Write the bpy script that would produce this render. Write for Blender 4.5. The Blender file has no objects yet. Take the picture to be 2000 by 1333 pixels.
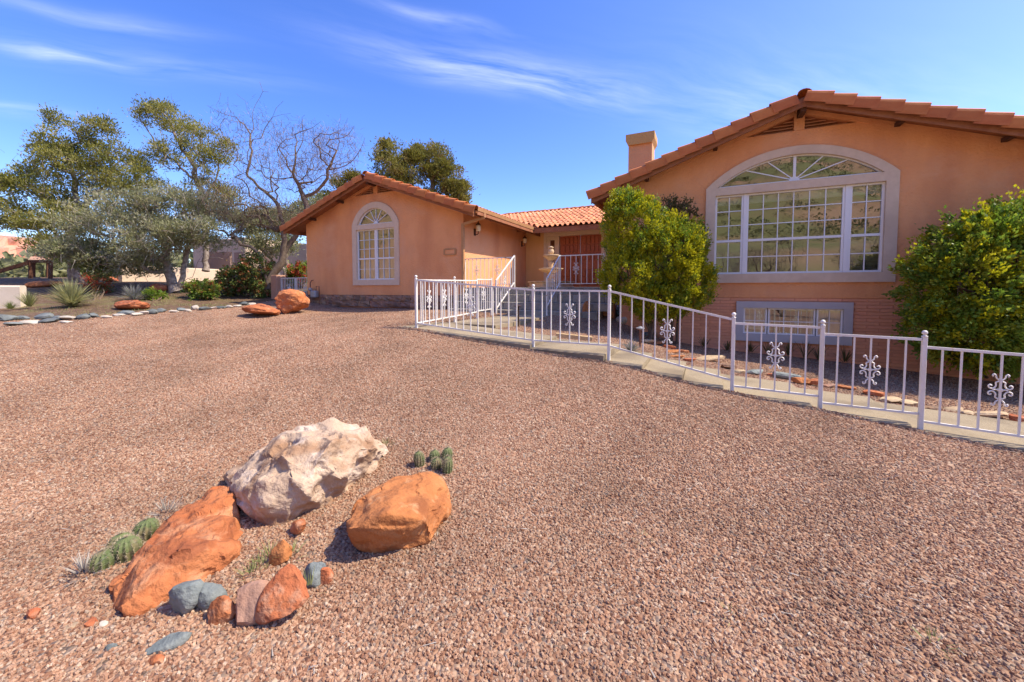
import bpy, bmesh, math, random
import numpy as np
from mathutils import Vector, Matrix, noise
from math import radians, sin, cos, pi, sqrt, atan2

rng = np.random.default_rng(7)
random.seed(7)
S = bpy.context.scene
COL = S.collection

# ------------------------------------------------------------------ camera
EYE = 1.5
YAW, PITCH, FPX, CY = radians(25.64), radians(-2.74), 785.0, 603.5
cam_d = bpy.data.cameras.new('camera')
cam = bpy.data.objects.new('camera', cam_d); COL.objects.link(cam)
cam_d.sensor_width = 36.0
cam_d.lens = FPX * 36.0 / 2000.0
cam_d.shift_y = -(666.5 - CY) / 2000.0
S.render.threads_mode='AUTO'; cam_d.clip_start, cam_d.clip_end = 0.05, 3000.0
cam.location = (0, 0, EYE)
cam.rotation_euler = (pi / 2 + PITCH, 0, YAW)
S.camera = cam

# ------------------------------------------------------------------ light
SUN_EL, SUN_K = radians(52.5), 0.36          # sun stands to the right (+x) and a little behind the house (+y)
sd = Vector((1, SUN_K, 0)).normalized() * cos(SUN_EL) + Vector((0, 0, sin(SUN_EL)))
W = bpy.data.worlds.new('World'); S.world = W; W.use_nodes = True
SKY_STRENGTH, SUN_STRENGTH = 0.112, 2.4
sun_d = bpy.data.lights.new('sun', 'SUN'); sun_d.energy = SUN_STRENGTH; sun_d.angle = radians(0.55)
sun_d.color = (1.0, 0.88, 0.69)
sun = bpy.data.objects.new('sun', sun_d); COL.objects.link(sun)
sun.location = (20, 8, 30)
sun.rotation_euler = sd.to_track_quat('Z', 'Y').to_euler()
S.view_settings.view_transform = 'Standard'; S.view_settings.look = 'None'
S.view_settings.exposure = 1.6; S.view_settings.gamma = 1.0
S.view_settings.use_curve_mapping = False
S.cycles.max_bounces = 8; S.cycles.transparent_max_bounces = 16
S.cycles.use_denoising = True

nt = W.node_tree; nt.nodes.clear()
def N(tree, t, **kw):
    n = tree.nodes.new(t)
    for k, v in kw.items(): setattr(n, k, v)
    return n
def L(tree, a, b): tree.links.new(a, b)
def vmath(tree, op, a, b=None, out=0):
    n = N(tree, 'ShaderNodeVectorMath', operation=op)
    for i, s in enumerate((a, b)):
        if s is None: continue
        if hasattr(s, 'is_output'): L(tree, s, n.inputs[i])
        else: n.inputs[i].default_value = s
    return n.outputs[out]
def fmath(tree, op, a, b=None, clamp=False):
    n = N(tree, 'ShaderNodeMath', operation=op); n.use_clamp = clamp
    for i, s in enumerate((a, b)):
        if s is None: continue
        if hasattr(s, 'is_output'): L(tree, s, n.inputs[i])
        else: n.inputs[i].default_value = s
    return n.outputs[0]

sky = N(nt, 'ShaderNodeTexSky', sky_type='NISHITA'); sky.sun_disc = False
sky.sun_elevation = SUN_EL; sky.sun_rotation = atan2(sd.x, sd.y)
sky.altitude = 1300; sky.air_density = 1.0; sky.dust_density = 2.4; sky.ozone_density = 2.6
hsv = N(nt, 'ShaderNodeHueSaturation'); hsv.inputs['Saturation'].default_value = 1.28; hsv.inputs['Hue'].default_value = 0.519
L(nt, sky.outputs[0], hsv.inputs['Color'])
# thin cirrus: a layer of streaks on a plane high above the place
tc = N(nt, 'ShaderNodeTexCoord'); sep = N(nt, 'ShaderNodeSeparateXYZ'); L(nt, tc.outputs['Generated'], sep.inputs[0])
zc = fmath(nt, 'ADD', fmath(nt, 'MAXIMUM', sep.outputs[2], 0.0), 0.06)
comb = N(nt, 'ShaderNodeCombineXYZ')
L(nt, fmath(nt, 'DIVIDE', sep.outputs[0], zc), comb.inputs[0]); L(nt, fmath(nt, 'DIVIDE', sep.outputs[1], zc), comb.inputs[1])
UV = comb.outputs[0]
ANG = 0.78
wob = N(nt, 'ShaderNodeTexNoise'); wob.inputs['Scale'].default_value = 1.1; wob.inputs['Detail'].default_value = 2; L(nt, UV, wob.inputs['Vector'])
wb = fmath(nt, 'MULTIPLY', fmath(nt, 'SUBTRACT', wob.outputs['Fac'], 0.5), 0.35)
s_all = vmath(nt, 'DOT_PRODUCT', UV, (cos(ANG), sin(ANG), 0), out=1)
t_all = fmath(nt, 'ADD', vmath(nt, 'DOT_PRODUCT', UV, (-sin(ANG), cos(ANG), 0), out=1), wb)
cv = N(nt, 'ShaderNodeCombineXYZ'); L(nt, fmath(nt, 'MULTIPLY', s_all, 1.5), cv.inputs[0]); L(nt, fmath(nt, 'MULTIPLY', t_all, 8.0), cv.inputs[1])
fib = N(nt, 'ShaderNodeTexNoise'); fib.inputs['Scale'].default_value = 1.0; fib.inputs['Detail'].default_value = 5; fib.inputs['Roughness'].default_value = 0.62; L(nt, cv.outputs[0], fib.inputs['Vector'])
fm = N(nt, 'ShaderNodeMapRange'); fm.inputs[1].default_value = 0.36; fm.inputs[2].default_value = 0.74; L(nt, fib.outputs['Fac'], fm.inputs[0])
def streak(cx, cy, la, lb, amp):
    """one soft elongated bank of cirrus on the cloud plane"""
    s0, t0 = cx * cos(ANG) + cy * sin(ANG), -cx * sin(ANG) + cy * cos(ANG)
    ds = fmath(nt, 'MULTIPLY', fmath(nt, 'SUBTRACT', s_all, s0), 1 / la); dt = fmath(nt, 'MULTIPLY', fmath(nt, 'SUBTRACT', t_all, t0), 1 / lb)
    g = fmath(nt, 'ADD', fmath(nt, 'MULTIPLY', ds, ds), fmath(nt, 'MULTIPLY', dt, dt))
    return fmath(nt, 'MULTIPLY', fmath(nt, 'EXPONENT', fmath(nt, 'MULTIPLY', g, -1.0)), amp)
cl = None
for a in ((-1.80, .63, .26, .045, .20), (-2.15, .62, .12, .04, .32), (-1.95, .80, .42, .10, .16), (-.72, 1.52, .50, .12, .46), (-.80, 1.12, .22, .03, .25),
          (-2.85, .70, .25, .10, .18), (.6, 2.6, .9, .35, .25), (1.2, -1.3, 1.2, .3, .5)):
    s_ = streak(*a); cl = s_ if cl is None else fmath(nt, 'ADD', cl, s_)
cl = fmath(nt, 'MULTIPLY', cl, fm.outputs[0])
cl = fmath(nt, 'MINIMUM', cl, 0.75)
mix = N(nt, 'ShaderNodeMix', data_type='RGBA'); L(nt, cl, mix.inputs[0]); L(nt, hsv.outputs[0], mix.inputs[6])
mix.inputs[7].default_value = (5.0, 5.2, 5.6, 1)
bg = N(nt, 'ShaderNodeBackground'); bg.inputs['Strength'].default_value = SKY_STRENGTH
W.cycles.sampling_method = 'MANUAL'; W.cycles.sample_map_resolution = 256
wo = N(nt, 'ShaderNodeOutputWorld'); L(nt, mix.outputs[2], bg.inputs['Color']); L(nt, bg.outputs[0], wo.inputs[0])

# ------------------------------------------------------------------ surveying helper: a pixel of the 2000 x 1333 photograph and a distance -> a point of the place
_f = np.array([-sin(YAW) * cos(PITCH), cos(YAW) * cos(PITCH), sin(PITCH)])
_r = np.array([cos(YAW), sin(YAW), 0.0]); _u = np.cross(_r, _f)
def at(px, py, d):
    return np.array([0, 0, EYE]) + (_f + _r * (px - 1000) / FPX + _u * (CY - py) / FPX) * d

# ------------------------------------------------------------------ objects
def setp(o, label=None, cat=None, group=None, kind=None):
    if label: o['label'] = label
    if cat: o['category'] = cat
    if group: o['group'] = group
    if kind: o['kind'] = kind
    return o
def empty(name, loc, label, cat, group=None):
    o = bpy.data.objects.new(name, None); COL.objects.link(o); o.location = loc
    o.empty_display_size = 0.2
    return setp(o, label, cat, group)
def parent_to(o, p):
    o.parent = p
    if p is not None:
        q, T = p, Vector((0, 0, 0))
        o.matrix_parent_inverse = WM[p.name].inverted() if p.name in WM else Matrix.Translation(-Vector(p.location))
WM = {}
def link(name, me, mat=None, parent=None, loc=None, rot=None, scale=None):
    o = bpy.data.objects.new(name, me); COL.objects.link(o)
    if mat is not None and not me.materials: me.materials.append(mat)
    if loc is not None: o.location = loc
    if rot is not None: o.rotation_euler = rot
    if scale is not None: o.scale = scale
    if parent is not None:
        o.parent = parent
        # every parent here is an unrotated Empty or mesh: children keep their own world placement
        t = Vector((0, 0, 0)); p = parent
        M_ = Matrix.Identity(4)
        chain = []
        while p is not None: chain.append(p); p = p.parent
        for p in reversed(chain):
            M_ = M_ @ p.matrix_parent_inverse @ p.matrix_basis
        o.matrix_parent_inverse = M_.inverted()
    return o
class MB:
    def __init__(s): s.v = []; s.f = []; s.n = 0
    def add(s, v, f):
        v = np.asarray(v, float).reshape(-1, 3)
        s.v.append(v); s.f += [tuple(i + s.n for i in q) for q in f]; s.n += len(v); return s
    def box(s, x0, x1, y0, y1, z0, z1):
        v = [(x, y, z) for z in (z0, z1) for y in (y0, y1) for x in (x0, x1)]
        return s.add(v, [(0, 2, 3, 1), (4, 5, 7, 6), (0, 1, 5, 4), (1, 3, 7, 5), (3, 2, 6, 7), (2, 0, 4, 6)])
    def prism(s, poly, axis, a, b):
        """poly: 2D points; axis 'y': (x,z) extruded from y=a to y=b; 'x': (y,z); 'z': (x,y)"""
        n = len(poly)
        def P(p, t):
            return {'y': (p[0], t, p[1]), 'x': (t, p[0], p[1]), 'z': (p[0], p[1], t)}[axis]
        v = [P(p, a) for p in poly] + [P(p, b) for p in poly]
        f = [tuple(range(n)), tuple(range(2 * n - 1, n - 1, -1))] + [(i, i + n, (i + 1) % n + n, (i + 1) % n) for i in range(n)]
        return s.add(v, f)
    def bar(s, p, q, w, h=None, up=(0, 0, 1)):
        p, q = np.array(p, float), np.array(q, float); h = h or w
        t = (q - p) / np.linalg.norm(q - p); up = np.array(up, float)
        if abs(t @ up) > .98: up = np.array([1., 0, 0])
        a = np.cross(t, up); a /= np.linalg.norm(a); b = np.cross(a, t)
        v = [e + a * i * w / 2 + b * j * h / 2 for e in (p, q) for i, j in ((-1, -1), (1, -1), (1, 1), (-1, 1))]
        return s.add(v, [(3, 2, 1, 0), (4, 5, 6, 7), (0, 1, 5, 4), (1, 2, 6, 5), (2, 3, 7, 6), (3, 0, 4, 7)])
    def tube(s, pts, rad, n=6, cap=True):
        pts = np.asarray(pts, float); m = len(pts)
        rad = np.full(m, rad) if np.isscalar(rad) else np.asarray(rad, float)
        tg = np.gradient(pts, axis=0); tg /= np.linalg.norm(tg, axis=1)[:, None] + 1e-9
        ref = np.array([0, 0, 1.]) if abs(tg[0][2]) < .9 else np.array([1., 0, 0])
        a = np.cross(tg[0], ref); a /= np.linalg.norm(a); V = []
        ang = np.arange(n) * 2 * pi / n
        for i in range(m):
            a = a - tg[i] * (a @ tg[i]); a /= np.linalg.norm(a) + 1e-9; b = np.cross(tg[i], a)
            V.append(pts[i] + rad[i] * (np.cos(ang)[:, None] * a + np.sin(ang)[:, None] * b))
        F = [(i * n + j, i * n + (j + 1) % n, (i + 1) * n + (j + 1) % n, (i + 1) * n + j) for i in range(m - 1) for j in range(n)]
        if cap: F += [tuple(range(n - 1, -1, -1)), tuple(range((m - 1) * n, m * n))]
        return s.add(np.concatenate(V), F)
    def lathe(s, prof, c, n=16, squash=None):
        V = []; m = len(prof)
        for r, z in prof:
            for j in range(n):
                a = 2 * pi * j / n; V.append((c[0] + r * cos(a), c[1] + r * sin(a), c[2] + z))
        F = [(i * n + j, i * n + (j + 1) % n, (i + 1) * n + (j + 1) % n, (i + 1) * n + j) for i in range(m - 1) for j in range(n)]
        F += [tuple(range(n - 1, -1, -1)), tuple(range((m - 1) * n, m * n))]
        return s.add(V, F)
    def mesh(s, name, smooth=False):
        me = bpy.data.meshes.new(name)
        v = np.concatenate(s.v) if s.v else np.zeros((0, 3))
        me.from_pydata(v.tolist(), [], s.f); me.update()
        if smooth: me.shade_smooth()
        return me
    def build(s, name, mat, parent=None, smooth=False, bevel=0, origin=None):
        if origin is not None:
            o_ = np.array(origin, float); s.v = [q - o_ for q in s.v]
        me = s.mesh(name, smooth)
        if bevel:
            bm = bmesh.new(); bm.from_mesh(me)
            bmesh.ops.bevel(bm, geom=[e for e in bm.edges if len(e.link_faces) == 2 and e.calc_face_angle(0) > .5], offset=bevel, segments=1, affect='EDGES')
            bm.to_mesh(me); bm.free()
        return link(name, me, mat, parent, loc=origin)

# ------------------------------------------------------------------ materials
MAT = {}
def mat(name, c1, c2=None, scale=6, rough=.85, bump=0, bscale=60, spec=.3, c3=None, scale3=1.2, rand=0, translucent=0, metal=0, detail=5, bdist=.02, lo=.35, hi=.65, f3=(.52, .7), stretch=(1, 1, 1), c4=None, scale4=1.0, f4=(.5, .62), stretch4=(1, 1, 1)):
    m = bpy.data.materials.new(name); m.use_nodes = True; t = m.node_tree; b = t.nodes['Principled BSDF']
    b.inputs['Roughness'].default_value = rough; b.inputs['Specular IOR Level'].default_value = spec; b.inputs['Metallic'].default_value = metal
    b.inputs['Base Color'].default_value = (*c1, 1)
    tcn = N(t, 'ShaderNodeTexCoord'); vec = tcn.outputs['Object']; col = None
    if c2 is not None:
        n = N(t, 'ShaderNodeTexNoise'); n.inputs['Scale'].default_value = scale; n.inputs['Detail'].default_value = detail; n.inputs['Roughness'].default_value = .6
        L(t, vec, n.inputs['Vector'])
        r = N(t, 'ShaderNodeValToRGB'); r.color_ramp.elements[0].position = lo; r.color_ramp.elements[1].position = hi
        r.color_ramp.elements[0].color = (*c1, 1); r.color_ramp.elements[1].color = (*c2, 1)
        L(t, n.outputs['Fac'], r.inputs[0]); col = r.outputs[0]
    if c3 is not None:
        n = N(t, 'ShaderNodeTexNoise'); n.inputs['Scale'].default_value = scale3; n.inputs['Detail'].default_value = 4
        L(t, vmath(t, 'MULTIPLY', vmath(t, 'ADD', vec, (3.1, 7.7, 1.3)), stretch), n.inputs['Vector'])
        mr = N(t, 'ShaderNodeMapRange'); mr.inputs[1].default_value = f3[0]; mr.inputs[2].default_value = f3[1]; L(t, n.outputs['Fac'], mr.inputs[0])
        x = N(t, 'ShaderNodeMix', data_type='RGBA'); L(t, mr.outputs[0], x.inputs[0]); x.inputs[7].default_value = (*c3, 1)
        if col is None: x.inputs[6].default_value = (*c1, 1)
        else: L(t, col, x.inputs[6])
        col = x.outputs[2]
    if c4 is not None:
        n = N(t, 'ShaderNodeTexNoise'); n.inputs['Scale'].default_value = scale4; n.inputs['Detail'].default_value = 6; n.inputs['Roughness'].default_value = .65
        L(t, vmath(t, 'MULTIPLY', vmath(t, 'ADD', vec, (11.3, 2.7, 6.1)), stretch4), n.inputs['Vector'])
        mr = N(t, 'ShaderNodeMapRange'); mr.inputs[1].default_value = f4[0]; mr.inputs[2].default_value = f4[1]; L(t, n.outputs['Fac'], mr.inputs[0])
        x = N(t, 'ShaderNodeMix', data_type='RGBA'); L(t, mr.outputs[0], x.inputs[0]); x.inputs[7].default_value = (*c4, 1)
        if col is None: x.inputs[6].default_value = (*c1, 1)
        else: L(t, col, x.inputs[6])
        col = x.outputs[2]
    if rand:
        oi = N(t, 'ShaderNodeObjectInfo'); h = N(t, 'ShaderNodeHueSaturation')
        mr = N(t, 'ShaderNodeMapRange'); mr.inputs[3].default_value = 1 - rand; mr.inputs[4].default_value = 1 + rand; L(t, oi.outputs['Random'], mr.inputs[0])
        L(t, mr.outputs[0], h.inputs['Value'])
        m2 = N(t, 'ShaderNodeMath', operation='FRACT'); L(t, fmath(t, 'MULTIPLY', oi.outputs['Random'], 17.3), m2.inputs[0])
        mr2 = N(t, 'ShaderNodeMapRange'); mr2.inputs[3].default_value = .5 - rand * .04; mr2.inputs[4].default_value = .5 + rand * .04; L(t, m2.outputs[0], mr2.inputs[0]); L(t, mr2.outputs[0], h.inputs['Hue'])
        if col is None: h.inputs['Color'].default_value = (*c1, 1)
        else: L(t, col, h.inputs['Color'])
        col = h.outputs[0]
    if col is not None: L(t, col, b.inputs['Base Color'])
    if bump:
        n = N(t, 'ShaderNodeTexNoise'); n.inputs['Scale'].default_value = bscale; n.inputs['Detail'].default_value = 6; L(t, vec, n.inputs['Vector'])
        bp = N(t, 'ShaderNodeBump'); bp.inputs['Strength'].default_value = bump; bp.inputs['Distance'].default_value = bdist; L(t, n.outputs['Fac'], bp.inputs['Height']); L(t, bp.outputs[0], b.inputs['Normal'])
    if translucent:
        tr = N(t, 'ShaderNodeBsdfTranslucent'); ms = N(t, 'ShaderNodeMixShader'); ms.inputs[0].default_value = translucent
        if col is not None: L(t, col, tr.inputs['Color'])
        else: tr.inputs['Color'].default_value = (*c1, 1)
        L(t, b.outputs[0], ms.inputs[1]); L(t, tr.outputs[0], ms.inputs[2]); L(t, ms.outputs[0], t.nodes['Material Output'].inputs[0])
    MAT[name] = m; return m

mat('stucco', (.80, .365, .155), (.86, .405, .18), scale=2.0, bump=.9, bscale=26, c3=(.66, .275, .12), scale3=1.1, bdist=.02, f3=(.44, .7), detail=9, stretch=(1, 1, .22), c4=(.78, .40, .21), scale4=.6, f4=(.5, .68))
mat('stucco_yellow', (.74, .42, .17), (.78, .45, .20), scale=1.6, bump=.7, bscale=30, bdist=.016, c3=(.66, .35, .13), scale3=1.0, stretch=(1, 1, .25))
mat('trim', (.66, .515, .37), (.72, .565, .415), scale=9, bump=.4, bscale=120, bdist=.006, c3=(.60, .45, .315), scale3=1.1)
mat('blue_trim', (.46, .44, .45), (.50, .48, .48), scale=5, bump=.2, bscale=60, rough=.6)
mat('vinyl', (.80, .80, .80), rough=.35, spec=.5)
mat('clay_tile', (.50, .185, .085), (.58, .25, .13), scale=7, rough=.75, bump=.3, bscale=50, rand=.22, c3=(.62, .36, .24), scale3=4, bdist=.008)
mat('rake_tile', (.50, .155, .045), (.56, .20, .065), scale=5, rough=.75, bump=.3, bscale=40, rand=.12, c3=(.38, .115, .04), scale3=2.5, bdist=.006)
mat('brown_wood', (.30, .115, .05), (.36, .15, .07), scale=8, rough=.7, bump=.2, bscale=30, c3=(.24, .085, .04), scale3=2)
mat('dark_wood', (.085, .035, .02), (.12, .05, .028), scale=8, rough=.8)
mat('gutter_paint', (.46, .24, .10), (.52, .28, .13), scale=4, rough=.5)
mat('slat_paint', (.52, .25, .14), (.58, .29, .17), scale=6, rough=.7)
mat('brick', (.74, .34, .195), (.80, .385, .225), scale=9, bump=.5, bscale=55, rand=.07, c3=(.66, .285, .165), scale3=4, bdist=.01)
mat('mortar', (.66, .31, .185), (.70, .34, .21), scale=20, bump=.4, bscale=90)
mat('grey_block', (.24, .22, .19), (.34, .315, .275), scale=10, bump=.6, bscale=40, rand=.18, c3=(.36, .29, .21), scale3=5)
mat('base_stone', (.30, .165, .10), (.42, .25, .16), scale=9, bump=.7, bscale=25, rand=.3, c3=(.22, .14, .10), scale3=3)
mat('door_wood', (.33, .065, .022), (.42, .10, .035), scale=14, rough=.42, spec=.45, bump=.15, bscale=30)
mat('interior', (.30, .26, .22), (.34, .3, .26), scale=2)
mat('curtain', (.80, .77, .73), (.85, .82, .78), scale=3, translucent=.35)
mat('concrete', (.27, .215, .14), (.36, .29, .195), scale=60, bump=.8, bscale=150, c3=(.21, .165, .11), scale3=1.5, detail=4, bdist=.01, f3=(.45, .65))
mat('white_paint', (.80, .775, .73), (.72, .69, .65), scale=6, rough=.45, spec=.4, c3=(.42, .26, .15), scale3=7, bump=.2, bscale=50, f3=(.66, .72), c4=(.66, .61, .54), scale4=2.5, f4=(.5, .7))
mat('cast_stone', (.56, .40, .24), (.64, .48, .31), scale=14, bump=.4, bscale=60, c3=(.42, .28, .17), scale3=6)
mat('dark_metal', (.05, .03, .022), (.09, .05, .035), scale=20, rough=.5, metal=.3)
mat('rust_metal', (.16, .07, .04), (.22, .10, .06), scale=20, rough=.7)
mat('grey_metal', (.33, .34, .36), (.40, .41, .43), scale=10, rough=.45, metal=.4)
mat('orange_rock', (.37, .115, .04), (.44, .16, .062), scale=5, rough=.92, bump=1.0, bscale=16, c3=(.22, .066, .028), scale3=2.6, bdist=.04, detail=9, f3=(.50, .68), stretch=(1.5, .8, 4), c4=(.47, .23, .12), scale4=4, f4=(.53, .68), stretch4=(1, 1, 2.5))
mat('red_rock', (.38, .115, .045), (.45, .16, .065), scale=6, rough=.92, bump=1.0, bscale=20, rand=.16, c3=(.23, .075, .04), scale3=5, bdist=.03, stretch=(1, 1, 2.5), c4=(.46, .25, .15), scale4=7, f4=(.56, .68))
mat('ochre_rock', (.39, .14, .045), (.45, .18, .065), scale=5, rough=.92, bump=1.0, bscale=17, c3=(.25, .085, .03), scale3=3.5, bdist=.03, detail=9, stretch=(1, 1, 2), c4=(.48, .25, .12), scale4=6, f4=(.55, .68))
mat('pale_rock', (.42, .295, .20), (.50, .37, .265), scale=4, rough=.9, bump=1.0, bscale=14, c3=(.30, .175, .10), scale3=3.0, bdist=.04, f3=(.48, .66), detail=9, stretch=(1, 1, 2.5), c4=(.56, .44, .34), scale4=5, f4=(.55, .66))
mat('grey_rock', (.13, .15, .145), (.22, .24, .225), scale=12, rough=.8, bump=.6, bscale=40, rand=.2, c3=(.30, .31, .28), scale3=8)
mat('dark_cobble', (.10, .115, .115), (.17, .185, .18), scale=10, rough=.75, bump=.5, bscale=40, rand=.3)
mat('white_cobble', (.40, .35, .29), (.48, .43, .36), scale=8, rough=.85, bump=.4, bscale=30, rand=.2)
mat('tan_flag', (.40, .29, .175), (.47, .355, .22), scale=6, rough=.9, bump=.6, bscale=30, rand=.15, c3=(.37, .23, .13), scale3=4)
mat('timber', (.45, .30, .15), (.54, .38, .20), scale=10, rough=.85, bump=.5, bscale=30)
mat('adobe', (.60, .46, .34), (.66, .52, .40), scale=1.5, bump=.4, bscale=12)
mat('adobe_pale', (.60, .50, .39), (.66, .56, .45), scale=2, bump=.3, bscale=20)
mat('adobe_dark', (.34, .22, .17), (.38, .25, .2), scale=2)
mat('pier_stucco_shaded', (.42, .23, .15), (.47, .265, .18), scale=3, bump=.6, bscale=30)  # darker copy of the stucco: the pier's shade is put into its colour
mat('chimney_stucco_shaded', (.56, .30, .15), (.61, .335, .17), scale=2, bump=.6, bscale=30)  # house stucco darkened: shade on the chimney front is mixed into the colour
mat('chimney_cap', (.46, .29, .11), (.50, .32, .13), scale=2, bump=.5, bscale=30)  # yellowish cap, its colour also darkened to stand for shade
mat('mulch', (.17, .095, .065), (.28, .165, .11), scale=14, bump=.9, bscale=30, c3=(.20, .17, .08), scale3=1.5)
mat('mesa_rock', (.50, .21, .13), (.60, .30, .2), scale=.03, bump=.6, bscale=.1, c3=(.22, .22, .12), scale3=.05, bdist=3)
mat('juniper_bark', (.20, .155, .12), (.36, .30, .255), scale=9, rough=.95, bump=.9, bscale=22, c3=(.14, .095, .07), scale3=5)
mat('dead_twig', (.30, .265, .225), (.40, .36, .31), scale=6, rough=.95)
mat('mesquite_bark', (.12, .085, .06), (.20, .15, .11), scale=10, rough=.95, bump=.8, bscale=30)
mat('mesquite_twig', (.22, .165, .11), (.32, .25, .17), scale=3, rough=.95)
mat('shrub_wood', (.11, .07, .05), (.17, .12, .08), scale=10, rough=.95)
def leafmat(name, a, b, c, sc=1.6, tl=.35, rough=.55):
    return mat(name, a, b, scale=sc, rough=rough, spec=.35, c3=c, scale3=sc * 2.3, translucent=tl, lo=.38, hi=.62, f3=(.5, .66))
leafmat('juniper_olive', (.20, .20, .034), (.29, .275, .052), (.13, .155, .042), sc=.9, tl=.45)
leafmat('juniper_light', (.33, .31, .075), (.42, .38, .12), (.24, .25, .07), sc=1.2, tl=.45)
leafmat('juniper_grey', (.25, .26, .115), (.34, .335, .18), (.17, .20, .075), sc=1.0, tl=.45)
leafmat('juniper_silver', (.36, .35, .22), (.44, .42, .29), (.28, .29, .13), sc=1.2, tl=.4)
leafmat('juniper_far', (.17, .17, .03), (.26, .235, .05), (.25, .185, .05), sc=.6, tl=.45)
leafmat('bush_bright', (.36, .37, .012), (.52, .48, .02), (.20, .26, .015), sc=2.6, tl=.5, rough=.4)
leafmat('bush_deep', (.11, .20, .022), (.20, .30, .035), (.36, .38, .05), sc=2.2, tl=.45, rough=.4)
leafmat('bush_dull', (.10, .10, .03), (.16, .14, .045), (.18, .13, .055), sc=3)
leafmat('photinia', (.085, .14, .035), (.15, .20, .05), (.36, .09, .045), sc=2.2, rough=.4)
leafmat('red_flower', (.50, .06, .03), (.56, .12, .05), (.3, .12, .05), sc=4)
leafmat('yucca_leaf', (.27, .29, .12), (.38, .37, .18), (.42, .37, .16), sc=6)
leafmat('grass_leaf', (.20, .25, .07), (.30, .32, .12), (.36, .31, .15), sc=4)
leafmat('grey_leaf', (.24, .24, .22), (.31, .29, .30), (.16, .21, .10), sc=6)
leafmat('scrub', (.20, .21, .08), (.28, .26, .12), (.15, .17, .065), sc=.12)
mat('cactus_skin', (.085, .115, .038), (.14, .165, .06), scale=9, rough=.6, bump=.2, bscale=60, c3=(.2, .16, .085), scale3=14)
mat('cactus_spine', (.34, .28, .19), (.40, .33, .23), scale=20, rough=.7)
# clear window glass: lets light through and mirrors the yard
g = bpy.data.materials.new('glass'); g.use_nodes = True; t = g.node_tree; t.nodes.clear()
tr = N(t, 'ShaderNodeBsdfTransparent'); tr.inputs[0].default_value = (.86, .9, .88, 1); gl = N(t, 'ShaderNodeBsdfGlossy'); gl.inputs['Roughness'].default_value = .008
fr = N(t, 'ShaderNodeFresnel'); fr.inputs[0].default_value = 1.5
ff = fmath(t, 'ADD', fmath(t, 'MULTIPLY', fr.outputs[0], 2.0), .22, clamp=True)
tn = N(t, 'ShaderNodeTexNoise'); tn.inputs['Scale'].default_value = 2.5; bp = N(t, 'ShaderNodeBump'); bp.inputs['Strength'].default_value = .012; bp.inputs['Distance'].default_value = .05
tcg = N(t, 'ShaderNodeTexCoord'); L(t, tcg.outputs['Object'], tn.inputs['Vector']); L(t, tn.outputs['Fac'], bp.inputs['Height']); L(t, bp.outputs[0], gl.inputs['Normal'])
ms = N(t, 'ShaderNodeMixShader'); L(t, ff, ms.inputs[0]); L(t, tr.outputs[0], ms.inputs[1]); L(t, gl.outputs[0], ms.inputs[2])
mo = N(t, 'ShaderNodeOutputMaterial'); L(t, ms.outputs[0], mo.inputs[0]); MAT['glass'] = g
mat('lamp_glass', (.85, .72, .5), rough=.2)
mat('lamp_metal', (.10, .055, .03), rough=.5, metal=.5)

# ------------------------------------------------------------------ lie of the land (surveyed heights, thin-plate surface)
CP = np.array([
(0,0,0),(2,1.5,0),(-2,1.5,.03),(0,2.5,.06),(3,3,-.02),(-3,2.5,.14),(-1.2,3,.13),(1.2,3,.06),(6,0,-.1),(6,5,-.3),(9,3,-.4),(0,-4,-.1),(-8,-4,.0),(8,-6,-.3),
(-4.45,5.3,.845),(-3.4,5.3,.735),(-2.3,5.3,.625),(-1.2,5.3,.545),(-.7,5.3,.465),(-.23,5.3,.375),(.3,5.3,.30),(1.09,5.3,.195),(1.91,5.3,.095),(2.68,5.3,.02),(3.5,5.3,-.06),(4.5,5.3,-.16),
(-4.6,7.3,.84),(-4.9,9.3,.86),(-3.5,10.4,.87),(-2.4,10.4,.83),(-3.2,8,.74),(-2,8,.62),(-2.3,6.7,.62),(-1.16,6.7,.5),(.3,6.7,.26),(1.2,6.8,.13),(2,6.8,.02),(3.5,6.8,-.12),
(-1.2,8.5,.45),(-1,10,.33),(0.3,10.2,.15),(2.2,10.2,.03),(5,10.2,-.16),(.3,8.3,.21),(2.2,8.5,.02),(6,9,-.2),
(-6.9,10.6,.87),(-8.9,10.6,.87),(-12.7,10.6,.9),(-14.3,10.9,1.13),(-16,10.9,1.12),(-8,8,.82),(-6.5,5.5,.75),(-5.5,3,.4),(-8,3,.38),
(-11.6,7.16,.71),(-12.6,7.8,.86),(-13.6,5.1,.74),(-15,3.3,.62),(-16.2,6.1,.86),(-18.5,5.5,.96),(-20.6,4.6,.84),(-17.4,10.5,1.18),(-19.6,8.9,1.4),(-17.1,11.5,1.4),(-25.4,6.7,1.62),(-23.6,8.7,1.85),(-26,10.7,1.8),(-20.2,13.6,1.8),(-10,1,.3),(-14,0,.4),(-22,0,.6),(-30,8,2),(-30,20,2.2),(-15,22,1.6),(0,22,1.2),(12,14,-.2),(12,22,.5),(14,5,-.6),(-30,-4,.8),(-4.4,14,.9),(-4,18,1.0)], float)
def _phi(r2): return np.where(r2 > 1e-12, .5 * r2 * np.log(r2 + 1e-12), 0)
_n = len(CP)
_K = _phi(((CP[:, None, :2] - CP[None, :, :2]) ** 2).sum(-1)) + np.eye(_n) * .008
_P = np.c_[np.ones(_n), CP[:, :2]]
_W = np.linalg.solve(np.block([[_K, _P], [_P.T, np.zeros((3, 3))]]), np.r_[CP[:, 2], np.zeros(3)])
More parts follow.
